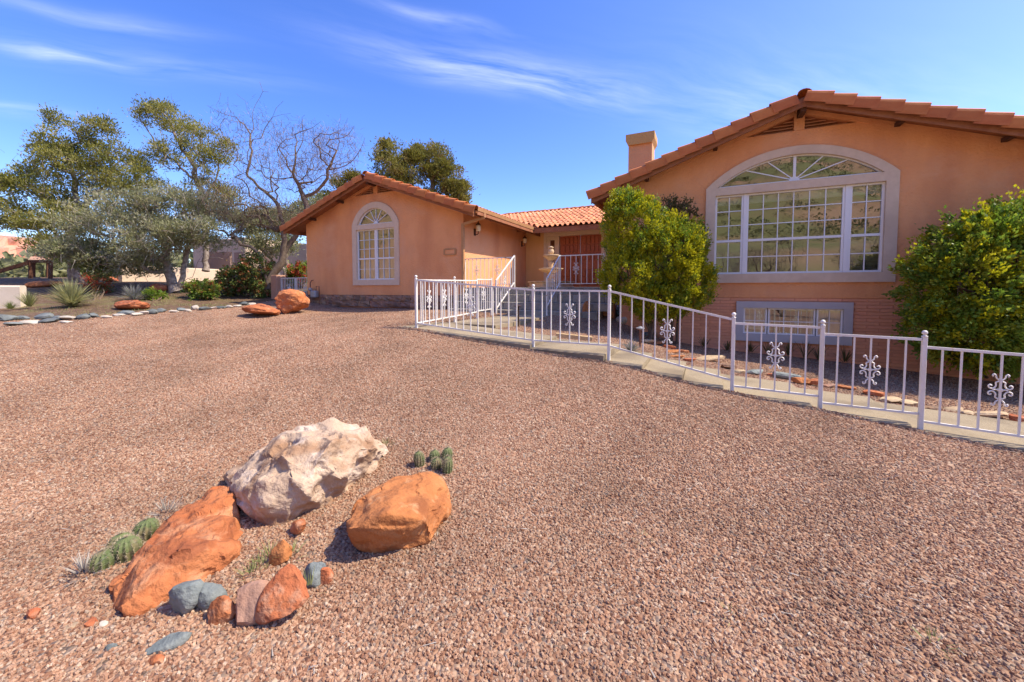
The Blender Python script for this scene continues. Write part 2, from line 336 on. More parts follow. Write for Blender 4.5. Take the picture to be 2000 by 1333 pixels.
def tz(x, y):
    x = np.asarray(x, float); y = np.asarray(y, float); s = x.shape
    p = np.c_[x.ravel(), y.ravel()]; out = np.zeros(len(p))
    for i in range(0, len(p), 20000):
        q = p[i:i + 20000]; pc = np.c_[np.clip(q[:, 0], -34, 16), np.clip(q[:, 1], -8, 24)]
        out[i:i + 20000] = _phi(((pc[:, None] - CP[None, :, :2]) ** 2).sum(-1)) @ _W[:_n] + _W[_n] + pc @ _W[_n + 1:]
    return out.reshape(s)
def gz(x, y): return float(tz(np.array([x]), np.array([y]))[0])
def ground_at(px, py, dmax=40):
    """where the line of sight through a pixel of the photograph meets the land"""
    ds = np.linspace(.8, dmax, 3000); p = np.array([at(px, py, d) for d in (0, 1)]); q = p[0] + (p[1] - p[0]) * ds[:, None]
    h = q[:, 2] - tz(q[:, 0], q[:, 1]); i = int(np.argmax(h < 0))
    return q[i], ds[i]
# ================================================================== THE GROUND
def axis(a, b, step, far):
    core = np.arange(a, b + 1e-6, step); out = [1, 3, 7, 16, 40, 90, 200, 450, far]
    return np.r_[[a - o for o in reversed(out)], core, [b + o for o in out]]
def land_noise(x, y):
    return np.array([noise.noise((a * .9, b * .9, 1.7)) * .018 + noise.noise((a * .3, b * .3, 5.1)) * .02 for a, b in zip(x.ravel(), y.ravel())]).reshape(x.shape)
BED = np.array([(-15.6, 2.2), (-15.0, 3.3), (-13.75, 5.1), (-12.9, 7.6), (-13.6, 9.4), (-14.1, 10.9)])
def in_bed(x, y):
    bx = np.interp(y, BED[:, 1], BED[:, 0]); return np.clip((bx - x) / 1.2 - .9, 0, 1)
xs, ys = axis(-34, 16, .25, 1100), axis(-8, 24, .25, 1100)
gx, gy = np.meshgrid(xs, ys); gzv = tz(gx, gy) + land_noise(gx, gy)
gzv = gzv - .12 * (((gy > 5.36) & (gy < 6.5) & (gx > -4.6) & (gx < 5.1)) | ((gx > -4.6) & (gx < -3.6) & (gy > 6.4) & (gy < 9.6)))      # bed dug for the walkway slabs
nx, ny = len(xs), len(ys)
me = bpy.data.meshes.new('ground')
idx = np.arange(nx * ny).reshape(ny, nx)
fc = np.stack([idx[:-1, :-1], idx[:-1, 1:], idx[1:, 1:], idx[1:, :-1]], -1).reshape(-1, 4)
me.from_pydata(np.stack([gx, gy, gzv], -1).reshape(-1, 3).tolist(), [], fc.tolist()); me.shade_smooth()
bedv = in_bed(gx, gy); far = np.clip((np.hypot(gx + 4, gy - 4) - 26) / 12, 0, 1); zone = np.maximum(bedv, far)
ca = me.attributes.new('zone', 'FLOAT', 'POINT'); ca.data.foreach_set('value', zone.ravel().astype(np.float32))

def gravel_material(name, pebble_scale, ground=True):
    m = bpy.data.materials.new(name); m.use_nodes = True; t = m.node_tree; b = t.nodes['Principled BSDF']
    b.inputs['Roughness'].default_value = .9; b.inputs['Specular IOR Level'].default_value = .25
    ramp = N(t, 'ShaderNodeValToRGB'); cr = ramp.color_ramp; cr.interpolation = 'LINEAR'
    cols = [(0, (.22, .10, .058)), (.2, (.33, .178, .108)), (.42, (.40, .228, .142)), (.6, (.46, .28, .18)), (.75, (.36, .238, .16)), (.88, (.50, .335, .225)), (.95, (.54, .41, .30)), (1, (.13, .085, .062))]
    while len(cr.elements) > 2: cr.elements.remove(cr.elements[-1])
    cr.elements[0].position = 0; cr.elements[0].color = (*cols[0][1], 1); cr.elements[1].position = 1; cr.elements[1].color = (*cols[-1][1], 1)
    for p, c in cols[1:-1]:
        e = cr.elements.new(p); e.color = (*c, 1)
    tcn = N(t, 'ShaderNodeTexCoord')
    big = N(t, 'ShaderNodeTexNoise'); big.inputs['Scale'].default_value = .8; big.inputs['Detail'].default_value = 7; big.inputs['Roughness'].default_value = .62; L(t, tcn.outputs['Object'], big.inputs['Vector'])
    hs = N(t, 'ShaderNodeHueSaturation'); mv = N(t, 'ShaderNodeMapRange'); mv.inputs[1].default_value = .3; mv.inputs[2].default_value = .7; mv.inputs[3].default_value = (.58 if ground else .74); mv.inputs[4].default_value = (.95 if ground else 1.2)
    L(t, big.outputs['Fac'], mv.inputs[0]); L(t, mv.outputs[0], hs.inputs['Value']); L(t, ramp.outputs[0], hs.inputs['Color'])
    if not ground:
        oi = N(t, 'ShaderNodeObjectInfo'); L(t, oi.outputs['Random'], ramp.inputs[0])
        L(t, oi.outputs['Location'], big.inputs['Vector'])
        L(t, hs.outputs[0], b.inputs['Base Color'])
        n = N(t, 'ShaderNodeTexNoise'); n.inputs['Scale'].default_value = 3; L(t, tcn.outputs['Object'], n.inputs['Vector'])
        bp = N(t, 'ShaderNodeBump'); bp.inputs['Strength'].default_value = .4; bp.inputs['Distance'].default_value = .3; L(t, n.outputs['Fac'], bp.inputs['Height']); L(t, bp.outputs[0], b.inputs['Normal'])
    else:
        v = N(t, 'ShaderNodeTexVoronoi'); v.inputs['Scale'].default_value = pebble_scale; v.inputs['Randomness'].default_value = 1
        L(t, tcn.outputs['Object'], v.inputs['Vector'])
        sx = N(t, 'ShaderNodeSeparateColor'); L(t, v.outputs['Color'], sx.inputs[0]); L(t, sx.outputs[0], ramp.inputs[0])
        # bare soil and mulch beyond the cobble edging
        n2 = N(t, 'ShaderNodeTexNoise'); n2.inputs['Scale'].default_value = 9; n2.inputs['Detail'].default_value = 8; n2.inputs['Roughness'].default_value = .7; L(t, tcn.outputs['Object'], n2.inputs['Vector'])
        r2 = N(t, 'ShaderNodeValToRGB'); e = r2.color_ramp.elements; e[0].position = .35; e[0].color = (.085, .048, .03, 1); e[1].position = .68; e[1].color = (.27, .175, .11, 1)
        k = r2.color_ramp.elements.new(.52); k.color = (.16, .10, .062, 1); L(t, n2.outputs['Fac'], r2.inputs[0])
        n3 = N(t, 'ShaderNodeTexNoise'); n3.inputs['Scale'].default_value = .8; L(t, tcn.outputs['Object'], n3.inputs['Vector'])
        g3 = N(t, 'ShaderNodeMapRange'); g3.inputs[1].default_value = .5; g3.inputs[2].default_value = .66; L(t, n3.outputs['Fac'], g3.inputs[0])
        gm = N(t, 'ShaderNodeMix', data_type='RGBA'); L(t, fmath(t, 'MULTIPLY', g3.outputs[0], .55), gm.inputs[0]); L(t, r2.outputs[0], gm.inputs[6]); gm.inputs[7].default_value = (.17, .165, .06, 1)
        at_ = N(t, 'ShaderNodeAttribute', attribute_name='zone')
        zz = fmath(t, 'ADD', at_.outputs['Fac'], fmath(t, 'MULTIPLY', fmath(t, 'SUBTRACT', n3.outputs['Fac'], .5), .9))
        zm = N(t, 'ShaderNodeMapRange'); zm.inputs[1].default_value = .3; zm.inputs[2].default_value = .6; L(t, zz, zm.inputs[0])
        mx = N(t, 'ShaderNodeMix', data_type='RGBA'); L(t, zm.outputs[0], mx.inputs[0]); L(t, hs.outputs[0], mx.inputs[6]); L(t, gm.outputs[2], mx.inputs[7]); L(t, mx.outputs[2], b.inputs['Base Color'])
        bp = N(t, 'ShaderNodeBump'); bp.inputs['Strength'].default_value = 1.0; bp.inputs['Distance'].default_value = .018
        L(t, fmath(t, 'SUBTRACT', 1.0, v.outputs['Distance']), bp.inputs['Height']); L(t, bp.outputs[0], b.inputs['Normal'])
    MAT[name] = m; return m
gravel_material('gravel_ground', 46); gravel_material('gravel_pebble', 1, False)
setp(link('ground', me, MAT['gravel_ground']), kind='structure')

# ================================================================== THE HOUSE
house = empty('house', (-4.3, 10.6, .85), 'salmon stucco house with red clay tile roofs, arched windows and brown gable eaves', 'house')
SL = .356; TH = math.atan(SL)
def arc(hw, zs, rise, n=24):
    R = (hw * hw + rise * rise) / (2 * rise); zc_ = zs + rise - R; a0 = math.asin(min(1, hw / R))
    if rise > hw: a0 = pi - a0
    return [(R * sin(-a0 + 2 * a0 * i / n), zc_ + R * cos(-a0 + 2 * a0 * i / n)) for i in range(n + 1)]
def arc_z(pts, x): return float(np.interp(x, [p[0] for p in pts], [p[1] for p in pts]))

# ---- roof tiles: collected first, the nearest become objects of their own
TILES = []     # (mesh key, matrix, parent)
def s_tile():
    w, l = .2, .47; prof = [(.065 - .062 * cos(a), .062 * sin(a)) for a in np.linspace(0, pi, 7)] + [(.15, -.012), (.178, -.014), (w, .002)]
    m = MB(); n = len(prof); V = []
    for yy, lift in ((0, .03), (l, .0)):
        for dz in (0, -.013):
            V += [(x, yy, z + dz + lift) for x, z in prof]
    F = []
    for j in range(n - 1):
        F += [(j, j + 1, 2 * n + j + 1, 2 * n + j), (n + j + 1, n + j, 3 * n + j, 3 * n + j + 1), (j + 1, j, n + j, n + j + 1)]
    m.add(V, F); me = m.mesh('tile'); me.materials.append(MAT['clay_tile']); return me
def rake_tile():
    prof = [(-.17, -.01), (-.13, .045), (-.06, .078), (.01, .078), (.055, .05), (.068, .01), (.068, -.15)]; l = .44; n = len(prof); m = MB(); V = []
    for yy, lift, k in ((0, .052, 1.06), (l, 0.0, .95)):
        for dd in (0, .014):
            V += [((x * k - (dd if x > .06 else 0)), yy, z * k + lift - (dd if x < .06 else 0)) for x, z in prof]
    F = []
    for j in range(n - 1):
        F += [(j + 1, j, 2 * n + j, 2 * n + j + 1), (n + j, n + j + 1, 3 * n + j + 1, 3 * n + j), (j, j + 1, n + j + 1, n + j)]
    m.add(V, F); me = m.mesh('tile'); me.materials.append(MAT['rake_tile']); return me
def ridge_tile():
    prof = [(.115 * cos(a), .085 * sin(a)) for a in np.linspace(pi, 0, 8)]; n = len(prof); m = MB(); V = []
    for yy, k, lift in ((0, 1.08, .018), (.42, .94, 0)):
        for dd in (1, .86): V += [(x * k * dd, yy, z * k * dd + lift) for x, z in prof]
    F = []
    for j in range(n - 1): F += [(j + 1, j, 2 * n + j, 2 * n + j + 1), (n + j, n + j + 1, 3 * n + j + 1, 3 * n + j), (j, j + 1, n + j + 1, n + j)]
    m.add(V, F); me = m.mesh('tile'); me.materials.append(MAT['rake_tile']); return me
TM = {'s': s_tile(), 'rake': rake_tile(), 'ridge': ridge_tile()}
def frame(o, x, y, z):
    M_ = Matrix.Identity(4)
    for i, v in enumerate((x, y, z)):
        for k in range(3): M_[k][i] = v[k]
    for k in range(3): M_[k][3] = o[k]
    return M_

def wing(Xc, half, Yf, Yr, Yb, zbase, win, half_r=None):
    deck = lambda X: 5.31 - SL * abs(X - Xc)
    half_r = half_r or half
    EE = {-1: half + .65, 1: half_r + .62}
    # --- front wall with the window and louvre openings cut out
    cx, hg = win['cx'], win['hr'] + .05
    top = arc(hg, 3.70, win['rise_g'] + .12)
    wz = lambda X: deck(X) - .062
    m = MB()
    x0, x1 = Xc - half, Xc + half_r; y0, y1 = Yf, Yf + .2
    vh = win['vent_h']; vz = 4.80; vtop = lambda X: max(vz, deck(X) - .17)
    br = sorted(set([round(q, 5) for q in [x0, x1, cx - hg, cx + hg, Xc, Xc - vh, Xc + vh, Xc - (5.31 - .17 - vz) / SL, Xc + (5.31 - .17 - vz) / SL] + [p[0] + cx for p in top]]))
    for a, b in zip(br[:-1], br[1:]):
        if b - a < 1e-4: continue
        mid = (a + b) / 2; segs = []
        if abs(mid - cx) < hg:
            m.prism([(a, zbase), (b, zbase), (b, 1.79), (a, 1.79)], 'y', y0, y1); lo = (arc_z(top, a - cx), arc_z(top, b - cx))
        else: lo = (zbase, zbase)
        if abs(mid - Xc) < vh and vtop(mid) > vz + .002:
            m.prism([(a, lo[0]), (b, lo[1]), (b, vz), (a, vz)], 'y', y0, y1)
            m.prism([(a, vtop(a)), (b, vtop(b)), (b, wz(b)), (a, wz(a))], 'y', y0, y1)
        else: m.prism([(a, lo[0]), (b, lo[1]), (b, wz(b)), (a, wz(a))], 'y', y0, y1)
    m.build('wall', MAT['stucco'], house)
    vh = min(vh, (5.31 - .17 - vz) / SL)
    # side walls and back
    m = MB()
    m.box(x1 - .2, x1, y1, Yb, zbase, deck(x1) - .065); m.box(x0, x0 + .2, y1, Yb, zbase, deck(x0) - .065); m.prism([(x0, zbase), (x1, zbase), (x1, wz(x1)), (Xc, wz(Xc)), (x0, wz(x0))], 'y', Yb, Yb + .2)
    m.build('wall', MAT['stucco'], house)
    # room inside
    m = MB(); m.box(x0 + .21, x1 - .21, Yf + 3.4, Yf + 3.5, zbase - .02, min(3.9, deck(x1) - .2)); m.box(x0 + .21, x1 - .21, Yf + .25, Yf + 3.39, zbase - .06, zbase + .02)
    m.build('interior_wall', MAT['interior'], house)
    # louvred gable vent
    vent = MB().box(Xc - vh + .01, Xc + vh - .01, Yf + .12, Yf + .18, vz - .05, 5.13).build('gable_vent', MAT['brown_wood'], house)
    MB().box(Xc - .09, Xc + .09, Yf - .012, Yf + .11, vz + .002, deck(Xc) - .075).build('post', MAT['stucco'], vent)
    nsl = 6
    for i in range(nsl):
        z = vz + .005 + i * .062
        hwid = min(vh - .02, (5.31 - .17 - (z + .05)) / SL)
        if hwid < .16: continue
        for sgn in (-1, 1):
            a, b = sorted((Xc + sgn * .091, Xc + sgn * hwid))
            MB().prism([(Yf + .02, z), (Yf + .10, z + .05), (Yf + .10, z + .064), (Yf + .02, z + .014)], 'x', a, b).build('slat', MAT['slat_paint'], vent)
    for sgn in (-1, 1):      # raised stucco band under the rake
        a = [(Xc + sgn * .092, deck(Xc + .092) - .07), (Xc + sgn * .092, deck(Xc + .092) - .17), (Xc + sgn * (vh + .2), deck(Xc + vh + .2) - .17), (Xc + sgn * (vh + .2), deck(Xc + vh + .2) - .07)]
        MB().prism(a, 'y', Yf - .02, Yf - .001).build('gable_band', MAT['stucco'], house)
    # --- roof deck, boards, tiles
    roof = MB().prism([(Xc - EE[-1], deck(Xc - EE[-1])), (Xc, 5.31), (Xc + EE[1], deck(Xc + EE[1])), (Xc + EE[1], deck(Xc + EE[1]) - .06), (Xc, 5.25), (Xc - EE[-1], deck(Xc - EE[-1]) - .06)], 'y', Yr + .03, Yb + .6).build('roof', MAT['brown_wood'], house)
    for sgn in (-1, 1):
        E = EE[sgn]
        a = [(Xc, 5.27), (Xc + sgn * (E + .02), 5.27 - SL * (E + .02)), (Xc + sgn * (E + .02), 5.11 - SL * (E + .02)), (Xc, 5.11)]
        MB().prism(a, 'y', Yr - .015, Yr + .028).build('rake_board', MAT['brown_wood'], roof)
        for q in (1.55, 3.0): # purlin ends carrying the overhang
            xx = Xc + sgn * q; MB().box(xx - .04, xx + .04, Yr + .12, Yf - .002, deck(xx) - .155, deck(xx) - .08).build('purlin', MAT['dark_wood'], roof)
        # corrugated field of tiles on the slope (seen only edge-on)
        yy = np.arange(Yr + .25, Yb + .6, .025); n = len(yy); zz = .045 + .035 * np.abs(np.sin(pi * yy / .2)); V = []
        for X in (Xc + sgn * .05, Xc + sgn * (E + .04)): V += [(X, y, deck(X) + z) for y, z in zip(yy, zz)]
        f = [(i, i + 1, n + i + 1, n + i) if sgn < 0 else (i + 1, i, n + i, n + i + 1) for i in range(n - 1)]
        o = MB().add(V, f).build('tile_field', MAT['clay_tile'], roof)
        for i in range(int((E + .1) / cos(TH) / .365) + (0 if E > 5 else 0)):
            s0 = (E + .10) / cos(TH) - i * .365
            up = Vector((-sgn * cos(TH), 0, sin(TH))); nrm = Vector((sgn * sin(TH), 0, cos(TH))); xa = Vector((0, -1, 0))
            o_ = Vector((Xc + sgn * s0 * cos(TH), Yr - .03, 5.33 - s0 * sin(TH)))
            TILES.append(('rake', frame(o_ + Vector((0, random.uniform(-.006, .006), random.uniform(-.005, .005))), xa, up, nrm), roof))
        MB().box(*sorted((Xc + sgn * (E - .02), Xc + sgn * (E + .02))), Yr + .03, Yb + .55, deck(Xc + E) - .17, deck(Xc + E) - .005).build('fascia', MAT['brown_wood'], roof)
    MB().box(Xc - .05, Xc + .05, Yr + .05, Yf - .002, 5.04, 5.235).build('purlin', MAT['dark_wood'], roof)
    for i in range(3): TILES.append(('ridge', frame((Xc, Yr - .02 + i * .36, 5.345), (1, 0, 0), (0, 1, 0), (0, 0, 1)), roof))
    return roof

def window_arched(Xc, Yf, ho, hr, ha, rise_o, rise_g, sashes, nspoke, name='window'):
    """stucco surround, white sashes with muntins, fanlight with spokes; each pane its own piece of glass"""
    zs = 3.765
    w = MB()
    P = lambda q: [(Xc + x, z) for x, z in q]
    a, b = Yf - .045, Yf + .03
    w.prism(P([(-ho, 1.648), (ho, 1.648), (ho, 1.845), (-ho, 1.845)]), 'y', a, b)
    w.prism(P([(-ho, 1.845), (-hr, 1.845), (-hr, 3.595), (-ho, 3.595)]), 'y', a, b)
    w.prism(P([(hr, 1.845), (ho, 1.845), (ho, 3.595), (hr, 3.595)]), 'y', a, b)
    w.prism(P([(-ho, 3.595), (ho, 3.595), (ho, zs), (-ho, zs)]), 'y', a, b)
    A, B = arc(ho, zs, rise_o), arc(ha, zs, rise_g)
    for i in range(24): w.prism(P([A[i], A[i + 1], B[i + 1], B[i]]), 'y', a, b)
    win = w.build(name, MAT['trim'], house)
    f = MB(); yb, yf_ = Yf + .075, Yf + .022
    for i, (x0, x1, nc) in enumerate(sashes):
        if i: f.box(sashes[i - 1][1] + .002, x0 - .002, yf_ - .012, yb, 1.846, 3.594)
        f.box(x0, x0 + .04, yf_, yb, 1.885, 3.555); f.box(x1 - .04, x1, yf_, yb, 1.885, 3.555)
        f.box(x0, x1, yf_, yb, 1.847, 1.884); f.box(x0, x1, yf_, yb, 3.556, 3.593)
        f.box(x0 + .041, x1 - .041, yf_ - .006, yb - .002, 2.555, 2.605)
        cw = (x1 - x0 - .082) / nc
        zr = [1.885, (1.885 + 2.555) / 2, 2.555], [2.605 + (3.555 - 2.605) * k / 3 for k in range(4)]
        for k in range(1, nc): f.box(x0 + .041 + cw * k - .009, x0 + .041 + cw * k + .009, yf_ + .012, yf_ + .03, 1.886, 3.554)
        for z in (zr[0][1], zr[1][1], zr[1][2]): f.box(x0 + .042, x1 - .042, yf_ + .009, yf_ + .028, z - .009, z + .009)
        for zz in zr:
            for za, zb_ in zip(zz[:-1], zz[1:]):
                for k in range(nc):
                    xa, xb = x0 + .041 + cw * k, x0 + .041 + cw * (k + 1)
                    MB().add([(xa, yf_ + .034, za), (xb, yf_ + .034, za), (xb, yf_ + .034, zb_), (xa, yf_ + .034, zb_)], [(0, 1, 2, 3)]).build('pane', MAT['glass'], win)
    G = arc(ha - .002, zs, rise_g - .002); Gi = arc(ha - .06, zs + .028, rise_g - .055)
    for i in range(24): f.prism(P([G[i], G[i + 1], Gi[i + 1], Gi[i]]), 'y', yf_, yb)
    f.prism(P([(-ha + .003, zs + .001), (ha - .003, zs + .001), (ha - .07, zs + .03), (-ha + .07, zs + .03)]), 'y', yf_, yb - .001)
    base = (Xc, zs + .032)
    ang = [pi * k / (nspoke + 1) for k in range(1, nspoke + 1)]
    if ha > 1.2: ang = [radians(q) for q in (19, 42, 90, 138, 161)]
    def hit(t):
        lo, hi = 0, 2.
        for _ in range(30):
            md = (lo + hi) / 2; x, z = md * cos(t), zs + .032 + md * sin(t)
            if abs(x) < ha - .06 and z < arc_z(Gi, x): lo = md
            else: hi = md
        return lo
    for t in ang:
        r = hit(t); wd = .05 if (ha > 1.2 and abs(t - pi / 2) < .01) else .02
        f.bar((Xc + .05 * cos(t), yf_ + .022, zs + .032 + .05 * sin(t)), (Xc + (r + .01) * cos(t), yf_ + .022, zs + .032 + (r + .01) * sin(t)), .02, wd, up=(cos(t + pi / 2), 0, sin(t + pi / 2)))
    f.prism([(Xc + .09 * cos(q), zs + .031 + .07 * sin(q)) for q in np.linspace(0, pi, 9)], 'y', yf_ + .004, yf_ + .026)
    f.build('sash_frame', MAT['vinyl'], win)
    tt = [0.0] + ang + [pi]
    for t0, t1 in zip(tt[:-1], tt[1:]):
        pts = [(Xc, zs + .032)] + [(Xc + (hit(q) + .004) * cos(q), zs + .032 + (hit(q) + .004) * sin(q)) for q in np.linspace(max(t0, .01), min(t1, pi - .01), 6)]
        MB().add([(x, yf_ + .034, z) for x, z in pts], [tuple(range(len(pts)))]).build('pane', MAT['glass'], win)
    return win
def pleated(name, x0, x1, y, z0, z1, amp, per, parent, m='curtain'):
    xx = np.arange(x0, x1 + .001, .02); n = len(xx); V = [(x, y + amp * sin(2 * pi * x / per + .6 * sin(x * 5)), z) for z in (z0, z1) for x in xx]
    return MB().add(V, [(i, i + 1, n + i + 1, n + i) for i in range(n - 1)]).build(name, MAT[m], parent, smooth=True)

roofL = wing(-10.3, 3.55, 10.6, 10.15, 20.5, 1.31, dict(cx=-10.34, hr=.87, rise_g=.545, vent_h=1.02))
roofR = wing(1.69, 3.58, 10.25, 9.815, 20.5, 1.325, dict(cx=1.64, hr=1.472, rise_g=.545, vent_h=1.12), half_r=5.9)
wl = window_arched(-10.34, 10.6, 1.065, .87, .815, .75, .545, [(-11.208, -10.365, 3), (-10.315, -9.472, 3)], 5)
wl['label'] = 'tall narrow arched window with five fanlight spokes'
wr = window_arched(1.64, 10.25, 1.665, 1.472, 1.442, .715, .545, [(.17, .725, 2), (.785, 2.50, 6), (2.575, 3.11, 2)], 5)
wr['label'] = 'wide picture window with a low arched fanlight'
pleated('curtain', -11.2, -9.48, 10.80, 1.80, 2.57, .03, .17, wl)
for a, b in ((.15, .74), (2.56, 3.13)):
    m = MB()
    for k in range(28): m.prism([(10.36, 1.86 + k * .0255), (10.385, 1.872 + k * .0255), (10.385, 1.875 + k * .0255), (10.36, 1.863 + k * .0255)], 'x', a, b)
    m.build('blind', MAT['curtain'], wr)
MB().box(.15, 3.13, 10.37, 10.42, 3.40, 3.60).build('valance', MAT['curtain'], wr)

# ---- brick basement of the right wing with its low window
bw = MB(); Yf = 10.25; X0, X1 = 1.69 - 3.58, 1.69 + 5.9
WX0, WX1, WZ0, WZ1 = .72, 2.60, .48, 1.16
bw.box(X0 + .01, WX0, Yf + .026, Yf + .25, -.5, 1.324); bw.box(WX1, X1 - .01, Yf + .026, Yf + .25, -.5, 1.324)
bw.box(WX0, WX1, Yf + .026, Yf + .25, -.5, WZ0); bw.box(WX0, WX1, Yf + .026, Yf + .25, WZ1, 1.324)
bw.box(X0 + .01, X0 + .25, Yf + .251, 20.5, -.5, 1.324); bw.box(X1 - .25, X1 - .01, Yf + .251, 20.5, -.5, 1.324)
brick_wall = bw.build('brick_wall', MAT['mortar'], house)
bm_ = {}
def brick_mesh(w):
    k = round(w, 3)
    if k not in bm_:
        me = MB().box(-w / 2, w / 2, 0, .055, 0, .0575).mesh('brick'); bm = bmesh.new(); bm.from_mesh(me)
        bmesh.ops.bevel(bm, geom=[e for e in bm.edges if all(abs(v.co.y) < .001 for v in e.verts)], offset=.004, segments=1, affect='EDGES'); bm.to_mesh(me); bm.free()
        me.materials.append(MAT['brick']); bm_[k] = me
    return bm_[k]
row = 0; z = 1.324 - .0665
while z > -.15:
    x = X0 - (.2 if row % 2 else 0)
    while x < X1:
        a, b = max(x, X0) + .004, min(x + .4, X1) - .004
        segs = [(a, b)]
        if z + .06 > .36 and z < 1.245:
            segs = [(a, min(b, .66)), (max(a, 2.66), b)]
        for a_, b_ in segs:
            if b_ - a_ > .05 and b_ < 4.9 and z + .06 > gz((a_ + b_) / 2, 10.2) - .05:
                link('brick', brick_mesh(round(b_ - a_, 2)), None, brick_wall, loc=((a_ + b_) / 2, Yf + .012 + random.uniform(-.003, .003), z))
        x += .4
    row += 1; z -= .0665
# low window in a painted blue surround
lw = MB()
for q in ((.635, 2.685, 1.10, 1.24), (.635, 2.685, .37, .53), (.635, .775, .531, 1.099), (2.535, 2.685, .531, 1.099)): lw.box(q[0], q[1], Yf - .05, Yf + .06, q[2], q[3])
low = lw.build('window', MAT['blue_trim'], house); low['label'] = 'low basement window in a painted blue-grey surround'
f = MB()
for x0, x1, nc in ((.778, 1.222, 2), (1.242, 2.078, 3), (2.098, 2.532, 2)):
    f.box(x0, x0 + .03, Yf, Yf + .05, .533, 1.097); f.box(x1 - .03, x1, Yf, Yf + .05, .533, 1.097); f.box(x0 + .031, x1 - .031, Yf + .001, Yf + .049, .533, .563); f.box(x0 + .031, x1 - .031, Yf + .001, Yf + .049, 1.067, 1.097)
    cw = (x1 - x0 - .062) / nc
    for k in range(1, nc): f.box(x0 + .031 + cw * k - .008, x0 + .031 + cw * k + .008, Yf + .012, Yf + .026, .564, 1.066)
    f.box(x0 + .032, x1 - .032, Yf + .01, Yf + .024, .807, .823)
    for k in range(nc):
        for za, zb_ in ((.563, .815), (.815, 1.067)):
            xa, xb = x0 + .031 + cw * k, x0 + .031 + cw * (k + 1)
            MB().add([(xa, Yf + .03, za), (xb, Yf + .03, za), (xb, Yf + .03, zb_), (xa, Yf + .03, zb_)], [(0, 1, 2, 3)]).build('pane', MAT['glass'], low)
f.build('sash_frame', MAT['vinyl'], low)
pleated('curtain', .74, 1.32, Yf + .15, .5, 1.14, .02, .12, low); pleated('curtain', 2.0, 2.58, Yf + .15, .5, 1.14, .02, .12, low)
MB().box(X0 + .3, X1 - .3, Yf + 1.8, Yf + 1.9, -.3, 1.29).build('interior_wall', MAT['interior'], house)

# ---- rough stone footing under the left wing
foot = MB().box(-13.84, -6.76, 10.68, 10.8, .4, 1.305).build('footing', MAT['mortar'], house)
for r_ in range(2):
    x = -13.84
    while x < -6.95:
        w_ = random.uniform(.28, .6); w_ = min(w_, -6.77 - x)
        bm = bmesh.new(); bmesh.ops.create_cube(bm, size=1); bmesh.ops.subdivide_edges(bm, edges=bm.edges[:], cuts=2, use_grid_fill=True)
        for v in bm.verts:
            c = v.co; k = 1 - .16 * (abs(c.x * 2) ** 4 + abs(c.z * 2) ** 4) * .5
            n_ = noise.noise_vector((c.x * 3 + x * 7, c.y * 3 + r_ * 5, c.z * 3)) * .05
            v.co = Vector((c.x * (w_ - .015) + n_.x * .4, c.y * .14 * (1.1 if c.y < 0 else 1) * k + n_.y, c.z * .20 + n_.z * .5))
        me = bpy.data.meshes.new('stone'); bm.to_mesh(me); bm.free()
        link('stone', me, MAT['base_stone'], foot, loc=(x + w_ / 2, 10.66, 1.20 - r_ * .205))
        x += w_

# ---- entry between the wings
m = MB(); m.box(-6.749, -5.945, 15.4, 15.6, 1.5, 4.2); m.box(-5.945, -2.9, 15.4, 15.6, 3.90, 4.2); m.box(-2.9, -1.89, 15.4, 15.6, 1.5, 4.2)
m.build('wall', MAT['stucco_yellow'], house)
sur = MB(); sur.box(-5.945, -2.9, 15.36, 15.5, 3.625, 3.899); sur.box(-5.945, -5.82, 15.36, 15.5, 1.58, 3.624); sur.box(-5.40, -5.29, 15.36, 15.5, 1.58, 3.624); sur.box(-3.595, -3.48, 15.36, 15.5, 1.58, 3.624); sur.box(-3.05, -2.9, 15.36, 15.5, 1.58, 3.624)
surround = sur.build('door_surround', MAT['trim'], house)
for a, b in ((-5.819, -5.401), (-3.479, -3.051)):
    s_ = MB(); s_.box(a, a + .14, 15.39, 15.48, 1.58, 3.62); s_.box(b - .09, b, 15.39, 15.48, 1.58, 3.62); s_.box(a + .14, b - .09, 15.39, 15.48, 1.58, 1.8); s_.box(a + .14, b - .09, 15.39, 15.48, 3.48, 3.62)
    sl = s_.build('sidelight', MAT['trim'], house); MB().add([(a + .14, 15.43, 1.8), (b - .09, 15.43, 1.8), (b - .09, 15.43, 3.48), (a + .14, 15.43, 3.48)], [(0, 1, 2, 3)]).build('pane', MAT['glass'], sl)
    MB().box(a, b, 15.7, 15.75, 1.5, 3.7).build('interior_wall', MAT['dark_wood'], house)
for a, b in ((-5.275, -4.45), (-4.435, -3.61)):
    d = MB().box(a, b, 15.44, 15.5, 1.60, 3.615).build('door', MAT['door_wood'], house)
    pw = (b - a - .16) / 4
    for r_ in range(6):
        if r_ == 2: continue
        for c_ in range(4):
            x = a + .08 + c_ * pw; z = 1.70 + r_ * .318; gap = .018
            mm = MB().box(x + gap, x + pw - gap, 15.408, 15.439, z, z + .27); mm.build('panel', MAT['door_wood'], d, bevel=.012)
    hx = b - .05 if a < -5 else a + .05
    MB().tube([(hx, 15.40, 2.5), (hx, 15.37, 2.52), (hx, 15.37, 2.72), (hx, 15.40, 2.74)], .012, 6).build('handle', MAT['dark_metal'], d)
